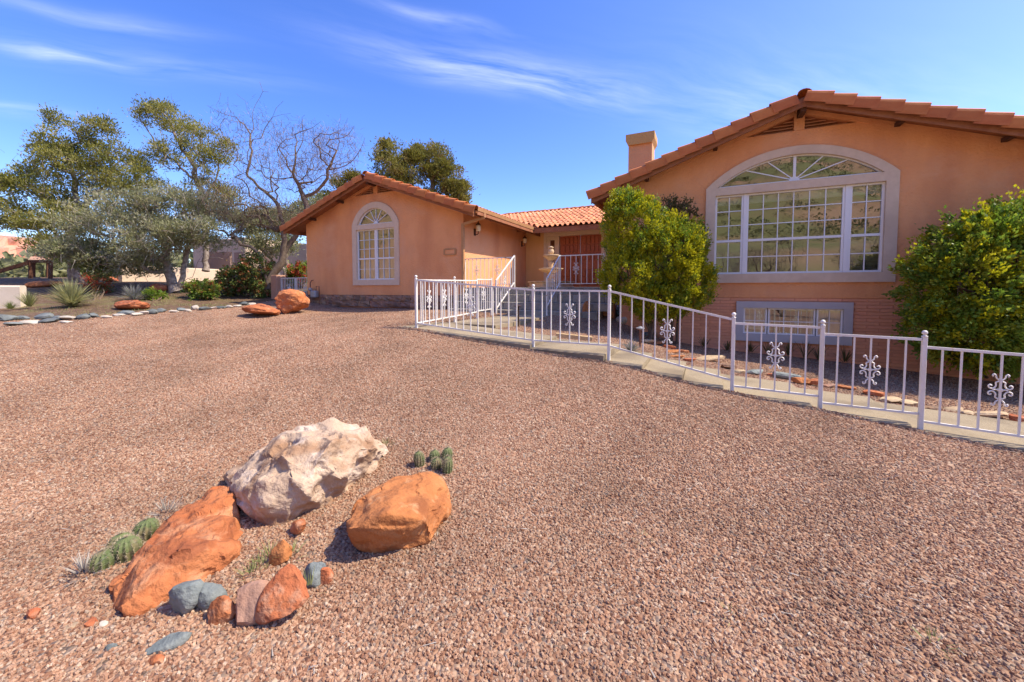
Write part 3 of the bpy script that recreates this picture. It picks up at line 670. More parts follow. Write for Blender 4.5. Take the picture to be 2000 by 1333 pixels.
# entry roof
eY, eZ = 14.5, 3.86
roofE = MB().prism([(eY, eZ), (18.2, eZ + SL * 3.7), (18.2, eZ + SL * 3.7 - .1), (eY, eZ - .1)], 'x', -9.9, -1.9).build('roof', MAT['brown_wood'], house)
MB().prism([(18.21, eZ + SL * 3.7), (20.4, eZ + SL * 1.5), (20.4, eZ + SL * 1.5 - .1), (18.21, eZ + SL * 3.7 - .1)], 'x', -9.9, -1.9).build('rear_slope', MAT['clay_tile'], roofE)
MB().box(-6.04, -2.45, eY - .03, eY - .001, eZ - .19, eZ - .01).build('fascia', MAT['brown_wood'], roofE)
MB().prism([(eY + .02, eZ - .12), (15.39, eZ - .03), (15.39, eZ - .06), (eY + .02, eZ - .16)], 'x', -6.1, -1.9).build('soffit', MAT['brown_wood'], roofE)
for r_ in range(10):
    s0 = -.06 + r_ * .405
    for c_ in range(40):
        X = -9.6 + c_ * .2; Yt = eY + s0 * cos(TH); Zt = eZ + .03 + s0 * sin(TH)
        if X < -6.12 - (Yt - eY) - .05 or X > -2.35: continue
        TILES.append(('s', frame((X + random.uniform(-.006, .006), Yt + random.uniform(-.012, .012), Zt + random.uniform(-.004, .006)), (1, 0, 0), (0, cos(TH), sin(TH)), (0, -sin(TH), cos(TH))), roofE))
for i in range(18): TILES.append(('ridge', frame((-2.5 - i * .37, 18.2, eZ + SL * 3.7 + .04), (0, 1, 0), (-1, 0, 0), (0, 0, 1)), roofE))
# eave course over the gutter of the left wing
for i in range(21):
    s0 = 4.25 / cos(TH); TILES.append(('s', frame((-10.3 + 4.26, 10.34 + i * .2, 5.36 - s0 * sin(TH)), (0, 1, 0), (-cos(TH), 0, sin(TH)), (sin(TH), 0, cos(TH))), roofL))
TILES.sort(key=lambda q: (Vector((q[1][0][3], q[1][1][3], q[1][2][3])) - cam.location).length + (30 if q[0] == 's' and q[1][0][3] < -8.2 else 0))
rest = {}
for k, (key, M_, par) in enumerate(TILES):
    if k < 298:
        o = bpy.data.objects.new('tile', TM[key]); COL.objects.link(o); o.parent = par
        o.matrix_parent_inverse = (house.matrix_basis).inverted() @ Matrix.Identity(4)
        o.matrix_parent_inverse = (par.parent.matrix_basis @ par.matrix_parent_inverse @ par.matrix_basis).inverted()
        o.matrix_basis = M_
    else: rest.setdefault((par.name, key), []).append(M_)
for (pn, key), ms_ in rest.items():
    m = MB(); me = TM[key]; v = np.array([q.co[:] for q in me.vertices]); f = [tuple(p.vertices) for p in me.polygons]
    for M_ in ms_:
        A = np.array(M_); m.add(v @ A[:3, :3].T + A[:3, 3], f)
    o = m.build('tile_field', me.materials[0], bpy.data.objects[pn]); o['kind'] = 'stuff'
# gutter, downspout
gt = MB().prism([(-6.075, 3.78), (-5.995, 3.79), (-5.975, 3.89), (-5.99, 3.89), (-6.007, 3.802), (-6.075, 3.795)], 'y', 10.2, 14.52).build('gutter', MAT['gutter_paint'], house)
MB().bar((-6.03, 10.62, 3.79), (-6.03, 10.62, 3.66), .07).bar((-6.03, 10.62, 3.66), (-6.72, 10.56, 3.50), .07).bar((-6.735, 10.555, 3.52), (-6.735, 10.555, 1.05), .075).build('downspout', MAT['gutter_paint'], house)
MB().box(-6.03, -6.01, 10.2, 14.5, 3.68, 3.775).build('fascia', MAT['brown_wood'], house)
# house number plaque: a framed relief in the stucco, worn beyond reading
pl = MB().box(-7.42, -7.06, 10.575, 10.599, 2.61, 2.75).build('number_plaque', MAT['stucco'], house, bevel=.01)
fr_ = MB()
for q in ((-7.47, -7.42, 2.59, 2.77), (-7.06, -7.01, 2.59, 2.77), (-7.42, -7.06, 2.75, 2.785), (-7.42, -7.06, 2.575, 2.61)): fr_.box(q[0], q[1], 10.565, 10.599, q[2], q[3])
fr_.build('plaque_frame', MAT['gutter_paint'], pl)
# chimney
ch = MB().box(-2.06, -1.42, 12.0, 12.6, 3.6, 5.85).build('chimney', MAT['chimney_stucco_shaded'], house)
MB().prism([(-2.06, 5.60), (-1.42, 5.60), (-1.35, 5.72), (-1.35, 5.90), (-2.13, 5.90), (-2.13, 5.72)], 'y', 11.93, 12.67).build('chimney_cap', MAT['chimney_cap'], ch)
MB().box(-1.95, -1.37, 12.05, 12.55, 5.901, 5.945).build('flue_cover', MAT['dark_wood'], ch)

# ---- porch: floor and wide steps of grey stone blocks
porch = MB().box(-6.745, -1.9, 10.62, 15.39, 1.40, 1.565).build('porch', MAT['concrete'], house)
bmesh_cache = {}
def stone_block(w_, h_, d_):
    k = (round(w_, 2), round(h_, 2), round(d_, 2))
    if k not in bmesh_cache:
        me = MB().box(-w_ / 2, w_ / 2, 0, d_, 0, h_).mesh('block'); bm = bmesh.new(); bm.from_mesh(me)
        bmesh.ops.bevel(bm, geom=bm.edges[:], offset=.008, segments=1, affect='EDGES'); bm.to_mesh(me); bm.free(); me.materials.append(MAT['grey_block']); bmesh_cache[k] = me
    return bmesh_cache[k]
for r_ in range(4):
    ztop = 1.561 - r_ * .205; y = 10.60 - r_ * .30; x = -6.74 + (.2 if r_ % 2 else 0)
    xe = -2.05 if r_ < 3 else -2.35
    x_ = -6.74
    while x_ < xe - .1:
        w_ = min(.42 if not (r_ % 2 and x_ < -6.7) else .22, xe - x_)
        link('block', stone_block(w_ - .008, .20, .60), None, porch, loc=(x_ + w_ / 2, y + random.uniform(-.006, .006), ztop - .20))
        x_ += w_
MB().box(-6.70, -2.1, 10.45, 10.61, .5, 1.15).build('core', MAT['mortar'], porch)
# ================================================================== WALKWAY
path = setp(MB().box(-4.70, -3.50, 6.58, 9.68, .70, .835).build('path', MAT['concrete']), kind='structure')
for x0, x1, zl, zr in ((-4.75, -2.27, .865, .70), (-2.27, -1.2, .655, .625), (-1.2, -.715, .545, .515), (-.715, -.23, .45, .42), (-.23, .225, .365, .34), (.225, 1.085, .275, .232), (1.085, 1.907, .175, .135), (1.907, 3.3, .085, 0.0), (3.3, 5.2, -.07, -.16)):
    n = max(3, int((x1 - x0) / .2)); V = []; e = .004
    for i in range(n + 1):
        x = x0 + e + (x1 - x0 - 2 * e) * i / n; z = zl + (zr - zl) * i / n; w = noise.noise((x * 3, 1.1, 0)) * .012
        V += [(x, 5.335 + w, z - .30), (x, 5.335 + w, z - .012), (x, 5.347 + w, z), (x, 6.53 - w, z), (x, 6.53 - w, z - .30)]
    F = [(5 * i + j, 5 * i + 5 + j, 5 * i + 6 + j, 5 * i + 1 + j) for i in range(n) for j in range(4)]
    F = [tuple(reversed(q)) for q in F] + [(0, 1, 2, 3, 4), tuple(5 * n + j for j in (4, 3, 2, 1, 0))]
    MB().add(V, F).build('slab', MAT['concrete'], path)

# ================================================================== WHITE IRON FENCES AND RAILINGS
def scroll_mesh():
    """wrought scroll ornament clasped round a baluster: two C-scrolls a side and a pair of curled tips"""
    m = MB()
    def ribbon(pts, r=.0066):
        p = np.array(pts, float) * 1.0; t = np.linspace(0, len(p) - 1, 3 * (len(p) - 1) + 1)
        # Catmull-Rom through the points
        out = []
        for q in t:
            i = min(int(q), len(p) - 2); u_ = q - i; P0, P1, P2, P3 = p[max(i - 1, 0)], p[i], p[i + 1], p[min(i + 2, len(p) - 1)]
            out.append(.5 * (2 * P1 + (P2 - P0) * u_ + (2 * P0 - 5 * P1 + 4 * P2 - P3) * u_ ** 2 + (3 * P1 - P0 - 3 * P2 + P3) * u_ ** 3))
        m.tube([(x, 0, z) for x, z in out], r, 4)
    for s in (-1, 1):
        for v in (-1, 1):
            ribbon([(s * .010, v * .095), (s * .030, v * .118), (s * .034, v * .140), (s * .046, v * .152), (s * .056, v * .142), (s * .050, v * .130)])
            ribbon([(s * .010, v * .085), (s * .032, v * .072), (s * .030, v * .045), (s * .040, v * .022), (s * .060, v * .012), (s * .078, v * .022), (s * .080, v * .042), (s * .066, v * .048), (s * .060, v * .036)])
        ribbon([(s * .008, 0), (s * .030, .004), (s * .052, 0)])
    m.box(-.015, .015, -.010, .010, -.012, .012)
    me = m.mesh('scroll'); me.materials.append(MAT['white_paint']); return me
SCROLL = scroll_mesh()
BAL = {}
def baluster_mesh(h):
    k = round(h, 2)
    if k not in BAL:
        me = MB().box(-.0072, .0072, -.0072, .0072, 0, k).mesh('baluster'); me.materials.append(MAT['white_paint']); BAL[k] = me
    return BAL[k]
def post(root, x, y, zb, zt, ball=True):
    o = MB().box(x - .019, x + .019, y - .019, y + .019, zb - .06, zt).build('post', MAT['white_paint'], root, bevel=.003)
    if ball:
        prof = [(.026, 0), (.026, .006), (.014, .010), (.010, .016)] + [(.024 * sin(a), .040 - .024 * cos(a)) for a in np.linspace(.5, pi - .05, 8)]
        MB().lathe(prof, (x, y, zt), 10).build('finial', MAT['white_paint'], o, smooth=True)
def panel(root, A, B, zA, zB, n, scrolls=(), rw=.024):
    """two rails and n balusters from A to B; zA, zB = (bottom rail, top rail) heights at either end"""
    A, B = np.array(A, float), np.array(B, float); d = (B - A) / np.linalg.norm(B - A); a, b = A + d * .0215, B - d * .0215
    for k, h in ((0, .02), (1, .026)):
        MB().bar((*a, zA[k]), (*b, zB[k]), rw, h).build('rail', MAT['white_paint'], root)
    ang = atan2(d[1], d[0])
    for i in range(1, n + 1):
        t = i / (n + 1); p = A + (B - A) * t; z0 = zA[0] + (zB[0] - zA[0]) * t + .008; z1 = zA[1] + (zB[1] - zA[1]) * t - .010
        link('baluster', baluster_mesh(z1 - z0), None, root, loc=(p[0], p[1], z0), rot=(0, 0, ang))
        if i in scrolls: link('scroll', SCROLL, None, root, loc=(p[0], p[1], z0 + (z1 - z0) * .54), rot=(0, 0, ang))
YF = 5.45
fence = empty('iron_fence', (-4.42, YF, .84), 'long white iron fence stepping down along the camera side of the walkway', 'fence')
PP = [(-4.42, .845, 1.68), (-2.27, .64, 1.515), (-1.16, .53, 1.50), (.315, .27, 1.165), (1.175, .15, 1.105), (2.01, .05, 1.025), (3.12, -.04, .93)]
for x, a, b in PP: post(fence, x, YF, a, b)
for (i, z0, z1, n, sc) in ((0, (.927, 1.66), (.755, 1.495), 15, (8,)), (1, (.755, 1.49), (.745, 1.479), 7, (4,)), (2, (.735, 1.474), (.415, 1.146), 9, (5,)), (3, (.345, 1.097), (.317, 1.082), 5, (3,)), (4, (.247, 1.01), (.232, .995), 5, (3,)), (5, (.158, .917), (.09, .87), 7, (4,))):
    panel(fence, (PP[i][0], YF), (PP[i + 1][0], YF), z0, z1, n, sc)
fb = empty('iron_fence', (-4.6, 7.2, .85), 'white iron fence running from the corner post back towards the stone steps', 'fence')
RP = [(-4.42, 5.45), (-4.58, 6.85), (-4.74, 8.0), (-4.86, 8.92)]
for (x, y), zb, zt, bl in zip(RP[1:], (.80, .82, .85), (1.70, 1.74, 1.79), (True, False, False)): post(fb, x, y, zb, zt, bl)
panel(fb, RP[0], RP[1], (.930, 1.66), (.96, 1.685), 9, (3, 7)); panel(fb, RP[1], RP[2], (.96, 1.685), (.985, 1.705), 7, (4,)); panel(fb, RP[2], RP[3], (1.0, 1.735), (1.01, 1.75), 6, (3,))
sl_ = empty('stair_railing', (-4.95, 9.3, .87), 'white sloping handrail on the left side of the entry steps', 'railing')
post(sl_, -4.95, 9.35, .84, 1.76, False); post(sl_, -5.03, 10.64, 1.57, 2.50, False)
panel(sl_, (-4.95, 9.35), (-5.03, 10.64), (1.0, 1.745), (1.70, 2.47), 8, (4,), .034)
sr_ = empty('stair_railing', (-3.63, 9.6, .87), 'white sloping handrail in front of the tiered fountain', 'railing')
post(sr_, -3.63, 9.62, .84, 1.80, False); post(sr_, -3.63, 10.64, 1.57, 2.45, False)
panel(sr_, (-3.63, 9.62), (-3.63, 10.64), (1.08, 1.785), (1.68, 2.43), 6, (3,), .03)
pl_ = empty('porch_railing', (-5.9, 10.64, 1.57), 'white porch railing set against the sunlit side wall', 'railing')
panel(pl_, (-6.73, 10.64), (-5.03, 10.64), (1.66, 2.44), (1.66, 2.44), 11, (3, 8)); post(pl_, -6.72, 10.64, 1.57, 2.45, False)
pr_ = empty('porch_railing', (-2.8, 10.64, 1.57), 'white porch railing in front of the carved red double doors', 'railing')
panel(pr_, (-3.63, 10.64), (-2.42, 10.64), (1.66, 2.43), (1.66, 2.43), 7, (3,)); post(pr_, -2.42, 10.64, 1.57, 2.45, False)

# ---- fountain
fx, fy, fz = -4.62, 12.6, 1.566
ft = empty('fountain', (fx, fy, fz), 'tiered tan cast stone fountain beside the front doors', 'fountain')
n8 = [(pi / 8 + k * pi / 4) for k in range(8)]
MB().lathe([(.80, 0), (.80, .03), (.76, .05), (.76, .15), (.82, .17), (.82, .20), (.70, .20), (.68, .12)], (fx, fy, fz), 8).build('basin', MAT['cast_stone'], ft)
MB().lathe([(.16, .12), (.16, .2), (.10, .26), (.08, .36), (.11, .44), (.13, .47), (.05, .49)], (fx, fy, fz), 14).build('pedestal', MAT['cast_stone'], ft, smooth=True)
MB().lathe([(.06, .46), (.20, .50), (.34, .56), (.40, .60), (.41, .63), (.38, .635), (.30, .60), (.1, .56), (.05, .56)], (fx, fy, fz), 20).build('lower_bowl', MAT['cast_stone'], ft, smooth=True)
MB().lathe([(.10, .56), (.085, .62), (.075, .74), (.10, .84), (.06, .88), (.14, .94), (.24, 1.01), (.27, 1.05), (.27, 1.075), (.24, 1.08), (.17, 1.05), (.05, 1.03)], (fx, fy, fz), 18).build('upper_bowl', MAT['cast_stone'], ft, smooth=True)
MB().lathe([(.06, 1.03), (.05, 1.08), (.09, 1.12), (.105, 1.18), (.09, 1.24), (.05, 1.28), (.085, 1.30), (.09, 1.33), (.03, 1.36)], (fx, fy, fz), 14).build('finial', MAT['cast_stone'], ft, smooth=True)

# ---- wall lanterns
for y, lab in ((11.27, 'small brown wall lantern high on the side wall, nearer the downspout'), (14.97, 'small brown wall lantern high on the side wall, nearer the front doors')):
    ln = empty('wall_lantern', (-6.75, y, 3.42), lab, 'lantern', 'wall lanterns on the side wall')
    m = MB(); m.box(-6.749, -6.73, y - .05, y + .05, 3.24, 3.46); m.tube([(-6.73, y, 3.30), (-6.66, y, 3.26), (-6.61, y, 3.30), (-6.61, y, 3.37)], .012, 6); m.build('bracket', MAT['lamp_metal'], ln)
    MB().lathe([(.045, 3.37), (.075, 3.40), (.08, 3.53), (.065, 3.56)], (-6.61, y, 0), 8).build('lamp_glass', MAT['lamp_glass'], ln)
    MB().lathe([(.09, 3.56), (.085, 3.58), (.03, 3.64), (.012, 3.66), (.012, 3.70)], (-6.61, y, 0), 8).build('cap', MAT['lamp_metal'], ln)

# ---- side gate, its pier, gas meter
MB().box(-16.25, -15.86, 10.72, 11.12, .9, 2.10).build('gate_pier', MAT['pier_stucco_shaded'], None, bevel=.02)
setp(bpy.data.objects['gate_pier'], 'short square stucco pier at the left end of the side gate', 'pier')
gate = empty('side_gate', (-14.9, 10.9, 1.12), 'low white iron double gate between stucco pier and left wing', 'gate')
for x0, x1, sc in ((-15.84, -14.93, 5), (-14.90, -13.99, 5)):
    m = MB(); m.box(x0, x0 + .035, 10.88, 10.92, 1.12, 1.98); m.box(x1 - .035, x1, 10.88, 10.92, 1.12, 1.98); m.box(x0 + .036, x1 - .036, 10.885, 10.915, 1.12, 1.15); m.box(x0 + .036, x1 - .036, 10.885, 10.915, 1.95, 1.98)
    m.build('leaf_frame', MAT['white_paint'], gate)
    for k in range(1, 9):
        x = x0 + (x1 - x0) * k / 9; link('baluster', baluster_mesh(.80), None, gate, loc=(x, 10.9, 1.15))
        if k == sc: link('scroll', SCROLL, None, gate, loc=(x, 10.9, 1.55))
gm_ = empty('gas_meter', (-13.35, 10.45, .92), 'grey gas meter with piping at the left corner of the house', 'meter')
MB().box(-13.42, -13.14, 10.36, 10.54, 1.20, 1.46).build('meter_body', MAT['grey_metal'], gm_, bevel=.03)
MB().lathe([(.06, 0), (.075, .03), (.075, .08), (.03, .11)], (-13.50, 10.45, 1.46), 12).build('regulator', MAT['grey_metal'], gm_)
MB().tube([(-13.50, 10.45, .85), (-13.50, 10.45, 1.75), (-13.50, 10.52, 1.85), (-13.50, 10.58, 1.85)], .018, 8).tube([(-13.18, 10.45, 1.46), (-13.18, 10.45, 1.62), (-13.02, 10.45, 1.62), (-13.02, 10.45, .9)], .015, 8).build('pipe', MAT['rust_metal'], gm_)

# ---- garden oddments between walkway and house
def path_light(px, py, h, lab, m):
    p, d = ground_at(px, py); x, y, z = p
    o = empty('path_light', (x, y, z), lab, 'path light', 'path lights')
    MB().box(x - .016, x + .016, y - .016, y + .016, z - .05, z + h - .03).build('stake', MAT[m], o)
    MB().lathe([(.012, h - .06), (.02, h - .02), (.075, h - .012), (.075, h), (.03, h + .02), (.01, h + .03)], (x, y, z), 10).build('cap', MAT[m] if m == 'dark_metal' else MAT['grey_metal'], o)
path_light(1012, 638, .42, 'dark path light stake at the bend of the walkway', 'dark_metal')
path_light(1250, 680, .36, 'rusty path light with a pale flat cap beside stacked red flagstones', 'rust_metal')
p, d = ground_at(1085, 659); q, _ = ground_at(1157, 667)
MB().bar((p[0], p[1], p[2] + .03), (q[0], q[1], q[2] + .03), .09, .10).build('timber_edging', MAT['timber'], None, bevel=.006)
setp(bpy.data.objects['timber_edging'], 'short square tan timber lying at the edge of the gravel bed', 'timber')
# ================================================================== ROCKS
ORD = ['first', 'second', 'third', 'fourth', 'fifth', 'sixth', 'seventh', 'eighth', 'ninth', 'tenth', 'eleventh', 'twelfth', 'thirteenth', 'fourteenth', 'fifteenth', 'sixteenth', 'seventeenth', 'eighteenth', 'nineteenth', 'twentieth', 'twenty-first', 'twenty-second', 'twenty-third', 'twenty-fourth', 'twenty-fifth', 'twenty-sixth']
def fbm(p, f, octv=4):
    a, s = 0, 1.0
    for _ in range(octv):
        a += s * noise.noise(p * f); f *= 2.1; s *= .5
    return a
def hull_rock(name, pts, edge, amp, m, label, cat, seed, smooth=2, strata=0, pits=0, chips=60):
    bm = bmesh.new()
    for p in pts: bm.verts.new(p)
    r_ = bmesh.ops.convex_hull(bm, input=bm.verts[:])
    bmesh.ops.delete(bm, geom=[v for v in bm.verts if not v.link_faces], context='VERTS')
    bmesh.ops.triangulate(bm, faces=bm.faces[:])
    for _ in range(9):
        es = [e for e in bm.edges if e.calc_length() > edge]
        if not es: break
        bmesh.ops.subdivide_edges(bm, edges=es, cuts=1)
        bmesh.ops.triangulate(bm, faces=[f for f in bm.faces if len(f.verts) > 3])
        bmesh.ops.smooth_vert(bm, verts=bm.verts[:], factor=.12, use_axis_x=True, use_axis_y=True, use_axis_z=True)
    for _ in range(smooth): bmesh.ops.smooth_vert(bm, verts=bm.verts[:], factor=.45, use_axis_x=True, use_axis_y=True, use_axis_z=True)
    bm.normal_update(); off = Vector((seed * 1.7, seed * .9, seed * 2.3)); disp = []
    for v in bm.verts:
        p = v.co + off
        d_ = fbm(p, 3.0, 5) * amp
        d_ += (abs(noise.noise(p * 4.5 + Vector((9, 2, 4)))) - .22) * -amp * 1.6          # creases
        cell = noise.cell(Vector((p.x * 5 + noise.noise(p * 3), p.y * 5, p.z * 6 + noise.noise(p * 2.2) * 2)))
        d_ += (cell - .5) * amp * .35
        if strata: d_ += strata * amp * sin((p.z * .9 + p.x * .5 - p.y * .35) * 38 + 3 * noise.noise(p * 2)) * .35
        if pits:
            w_ = noise.noise(p * 7 + Vector((4, 4, 4)))
            if w_ > .35: d_ -= (w_ - .35) * amp * pits
        disp.append(v.normal * d_)
    for v, d_ in zip(bm.verts, disp): v.co += d_
    bm.normal_update(); Rc = random.Random(seed); vs_ = list(bm.verts)
    for _ in range(chips):                              # broken flat chips
        v0 = Rc.choice(vs_); n_ = (v0.normal + Vector((Rc.gauss(0, .2), Rc.gauss(0, .2), Rc.gauss(0, .2)))).normalized(); rad = Rc.uniform(.04, .15); o_ = v0.co - n_ * Rc.uniform(.002, .012)
        for v in vs_:
            if (v.co - v0.co).length < rad:
                h_ = (v.co - o_).dot(n_)
                if h_ > 0 and v.normal.dot(n_) > .35: v.co -= n_ * min(h_ * .92, .022)
    bmesh.ops.smooth_vert(bm, verts=bm.verts[:], factor=.4, use_axis_x=True, use_axis_y=True, use_axis_z=True); bm.normal_update()
    for v in vs_: v.co += v.normal * (fbm(v.co + off, 16.0, 3) * amp * .16)
    bmesh.ops.recalc_face_normals(bm, faces=bm.faces[:])
    lo = min(v.co.z for v in bm.verts); c = Vector((sum(v.co.x for v in bm.verts) / len(bm.verts), sum(v.co.y for v in bm.verts) / len(bm.verts), lo))
    for v in bm.verts: v.co -= c
    me = bpy.data.meshes.new(name); bm.to_mesh(me); bm.free(); me.shade_smooth()
    me.set_sharp_from_angle(angle=radians(28))
    return setp(link(name, me, MAT[m], loc=c), label, cat)
def gp(px, py, dz=-.04):
    p, d_ = ground_at(px, py, 12); return tuple(p + np.array([0, 0, dz]))
A_ = lambda px, py, d_: tuple(at(px, py, d_))
def shift(p, f, z=0): return (p[0] + _f[0] * f, p[1] + _f[1] * f, p[2] + z)
hull_rock('boulder', [gp(432, 942), gp(488, 1010), gp(545, 1034), gp(612, 1002), gp(690, 957), gp(748, 908), A_(437, 925, 2.98), A_(492, 925, 2.62), A_(478, 965, 2.5), A_(505, 985, 2.42), A_(560, 876, 2.60), A_(600, 940, 2.5), A_(640, 866, 2.66), A_(738, 872, 2.98), A_(700, 925, 2.80),
    A_(585, 828, 3.05), A_(650, 818, 3.2), A_(722, 820, 3.32), A_(754, 885, 3.24), A_(520, 868, 3.0), shift(gp(748, 908), .25), shift(gp(650, 880), .1), shift(gp(440, 935), .15)],
    .020, .040, 'pale_rock', 'largest foreground boulder, pale cream sandstone with a broken tan front', 'boulder', 3.3, 1, 0, 1.5, 110)
hull_rock('boulder', [gp(203, 1213), gp(246, 1217), gp(300, 1206), gp(385, 1160), gp(450, 1108), gp(494, 1052), A_(206, 1150, 1.92), A_(228, 1112, 2.02), A_(300, 1048, 2.22), A_(345, 988, 2.50), A_(392, 956, 2.66), A_(440, 938, 2.72), A_(466, 956, 2.66), A_(470, 1002, 2.5), A_(496, 1040, 2.40),
    A_(318, 1110, 1.93), A_(420, 1040, 2.18), A_(440, 1078, 2.12), A_(215, 1185, 1.80), A_(260, 1150, 1.86), shift(gp(300, 1050), .02), shift(gp(440, 945), -.05), gp(230, 1130)],
    .018, .028, 'orange_rock', 'long low orange sandstone boulder leaning against the pale one', 'boulder', 7.1, 1, .8, .5, 80)
hull_rock('boulder', [gp(714, 1080), gp(765, 1077), gp(832, 1058), gp(882, 1008), A_(660, 1018, 2.20), A_(664, 1036, 2.16), A_(690, 975, 2.40), A_(760, 926, 2.66), A_(848, 914, 2.80), A_(884, 950, 2.74), A_(890, 985, 2.64), A_(700, 1034, 2.12), A_(760, 1002, 2.13), A_(835, 1018, 2.20), A_(858, 1050, 2.26),
    shift(gp(850, 960), 0), shift(gp(700, 1010), .15)],
    .018, .017, 'ochre_rock', 'rounded ochre boulder with a smooth undercut face and dark shadow', 'boulder', 11.7, 2, .3, .4, 34)

def rock_mesh(seed, dims, cuts=9, sub=3, amp=.06, flat=0):
    R = random.Random(seed); bm = bmesh.new(); bmesh.ops.create_icosphere(bm, subdivisions=sub, radius=1)
    planes = []
    for _ in range(cuts):
        n = Vector((R.gauss(0, 1), R.gauss(0, 1), R.gauss(0, 1))).normalized(); planes.append((n, R.uniform(.52, .88)))
    if flat: planes += [(Vector((0, 0, 1)), flat), (Vector((0, 0, -1)), flat)]
    off = Vector((seed * 1.37 % 50, seed * .71 % 50, seed * 2.11 % 50))
    for v in bm.verts:
        d_ = v.co.normalized(); r_ = 1.0
        for n, h in planes:
            c = d_.dot(n)
            if c > .05: r_ = min(r_, h / c)
        r_ *= 1 + amp * fbm(d_ + off, 2.2, 4)
        v.co = Vector((d_.x * r_ * dims[0], d_.y * r_ * dims[1], d_.z * r_ * dims[2]))
    me = bpy.data.meshes.new('rock'); bm.to_mesh(me); bm.free(); me.shade_smooth(); me.set_sharp_from_angle(angle=radians(32)); return me
def stone(name, px, py, wpx, hpx, m, label, cat, seed, group=None, depth=1.0, cuts=9, flat=0, rot=None, sink=.25, sub=3, thick=None, amp=.06):
    """a stone whose foot is at the pixel (px, py) and which measures wpx x hpx pixels there"""
    p, d_ = ground_at(px, py, 30); w_ = wpx / FPX * d_ / 2 * 1.12
    h_ = (thick if thick is not None else hpx / FPX * d_) / 2 * 1.1
    me = rock_mesh(seed, (w_, w_ * depth, h_), cuts, sub, amp, flat)
    R = random.Random(seed + 5)
    o = link(name, me, MAT[m], loc=(p[0] + _f[0] * w_ * depth * .6, p[1] + _f[1] * w_ * depth * .6, p[2] + h_ * (1 - 2 * sink)), rot=rot if rot else (R.uniform(-.15, .15), R.uniform(-.15, .15), YAW + R.uniform(-.3, .3)))
    return setp(o, label, cat, group)
G1 = 'small stones set between the foreground boulders'
stone('stone', 352, 1206, 58, 74, 'grey_rock', 'upright speckled grey stone touching the orange boulder', 'stone', 21, G1, .7, rot=(-.3, .35, .3), sink=.08)
stone('stone', 405, 1196, 56, 58, 'grey_rock', 'second grey stone from the left, beside the upright speckled one', 'stone', 22, G1, .7, rot=(-.2, .5, .5), sink=.12)
stone('stone', 425, 1224, 56, 50, 'red_rock', 'small wedge of red sandstone between grey stone and brown stone', 'stone', 23, G1, .6, cuts=6, rot=(-.3, -.5, .5), sink=.12)
stone('stone', 484, 1226, 80, 74, 'base_stone', 'round brown stone with a grey patch in the small stone row', 'stone', 24, G1, .8, cuts=5, sink=.1)
stone('stone', 552, 1220, 78, 118, 'red_rock', 'tall leaning slab of red sandstone at the end of the row', 'stone', 26, G1, .42, cuts=6, rot=(-.55, .45, .35), sink=.12)
stone('stone', 610, 1150, 44, 50, 'grey_rock', 'jagged teal grey stone behind the leaning red slab', 'stone', 27, G1, .7, sink=.1)
stone('stone', 633, 1148, 28, 38, 'red_rock', 'little upright red stone at the right end of the row', 'stone', 28, G1, .6, cuts=5, sink=.1)
stone('stone', 578, 1050, 44, 38, 'red_rock', 'smooth pink oval stone at the foot of the pale boulder', 'stone', 29, G1, .5, cuts=7, flat=.6, rot=(-.2, -.5, 0), sink=.12)
stone('stone', 549, 1106, 40, 54, 'ochre_rock', 'yellow tan stone standing alone among the small weeds', 'stone', 330, G1, .45, cuts=11, rot=(-.4, .5, .3), sink=.1)
stone('stone', 320, 1278, 72, 34, 'grey_rock', 'flat pointed grey stone half buried nearest the camera', 'stone', 31, G1, .45, flat=.5, rot=(.1, -.25, .9), sink=.25)
stone('stone', 199, 1232, 22, 18, 'white_cobble', 'white angular chip at the foot of the orange boulder', 'stone', 32, G1, .6, sink=.1, sub=2)
stone('stone', 212, 1280, 24, 20, 'grey_rock', 'small grey stone lying in the gravel at lower left', 'stone', 33, G1, .6, sink=.15, sub=2)
stone('stone', 300, 1305, 36, 22, 'red_rock', 'small tan red sliver of stone below the pointed grey stone', 'stone', 34, G1, .5, sink=.15, sub=2)
stone('stone', 172, 1232, 30, 22, 'red_rock', 'squarish red stone in the gravel left of the white chip', 'stone', 35, G1, .8, sink=.2, sub=2, flat=.6)
stone('stone', 58, 1212, 26, 22, 'red_rock', 'dark red stone in the gravel at the far left foreground', 'stone', 36, G1, .8, sink=.2, sub=2)
stone('stone', 128, 1240, 30, 16, 'tan_flag', 'flat tan stone in the gravel left of the squarish red one', 'stone', 37, G1, .8, sink=.2, sub=2, flat=.5)
# the pair of red boulders by the left wing, and others in the bed
G2 = 'red boulders in the yard'
stone('boulder', 562, 614, 62, 46, 'red_rock', 'big rounded red boulder in front of the white side gate', 'boulder', 43, G2, .9, cuts=7, sink=.04, sub=4, amp=.14, rot=(0, .15, .2))
stone('boulder', 500, 620, 62, 26, 'red_rock', 'low wedge shaped red boulder left of the rounded one', 'boulder', 42, G2, .8, cuts=8, sink=.05, sub=4, amp=.12, rot=(0, .1, .5))
stone('boulder', 245, 606, 60, 22, 'red_rock', 'flat rectangular red boulder behind the cobble edging', 'boulder', 44, G2, .7, cuts=4, flat=.7, sink=.1, sub=4, amp=.1)
stone('boulder', 75, 562, 60, 14, 'red_rock', 'long red rock behind the low pale wall at the far left', 'boulder', 45, G2, .6, sink=.1)
stone('boulder', 210, 552, 26, 12, 'red_rock', 'leftmost of three red rocks on the bank behind the yucca', 'boulder', 46, G2, .8, sink=.1)
stone('boulder', 238, 548, 30, 14, 'red_rock', 'middle one of three red rocks on the bank behind the yucca', 'boulder', 47, G2, .8, sink=.1)
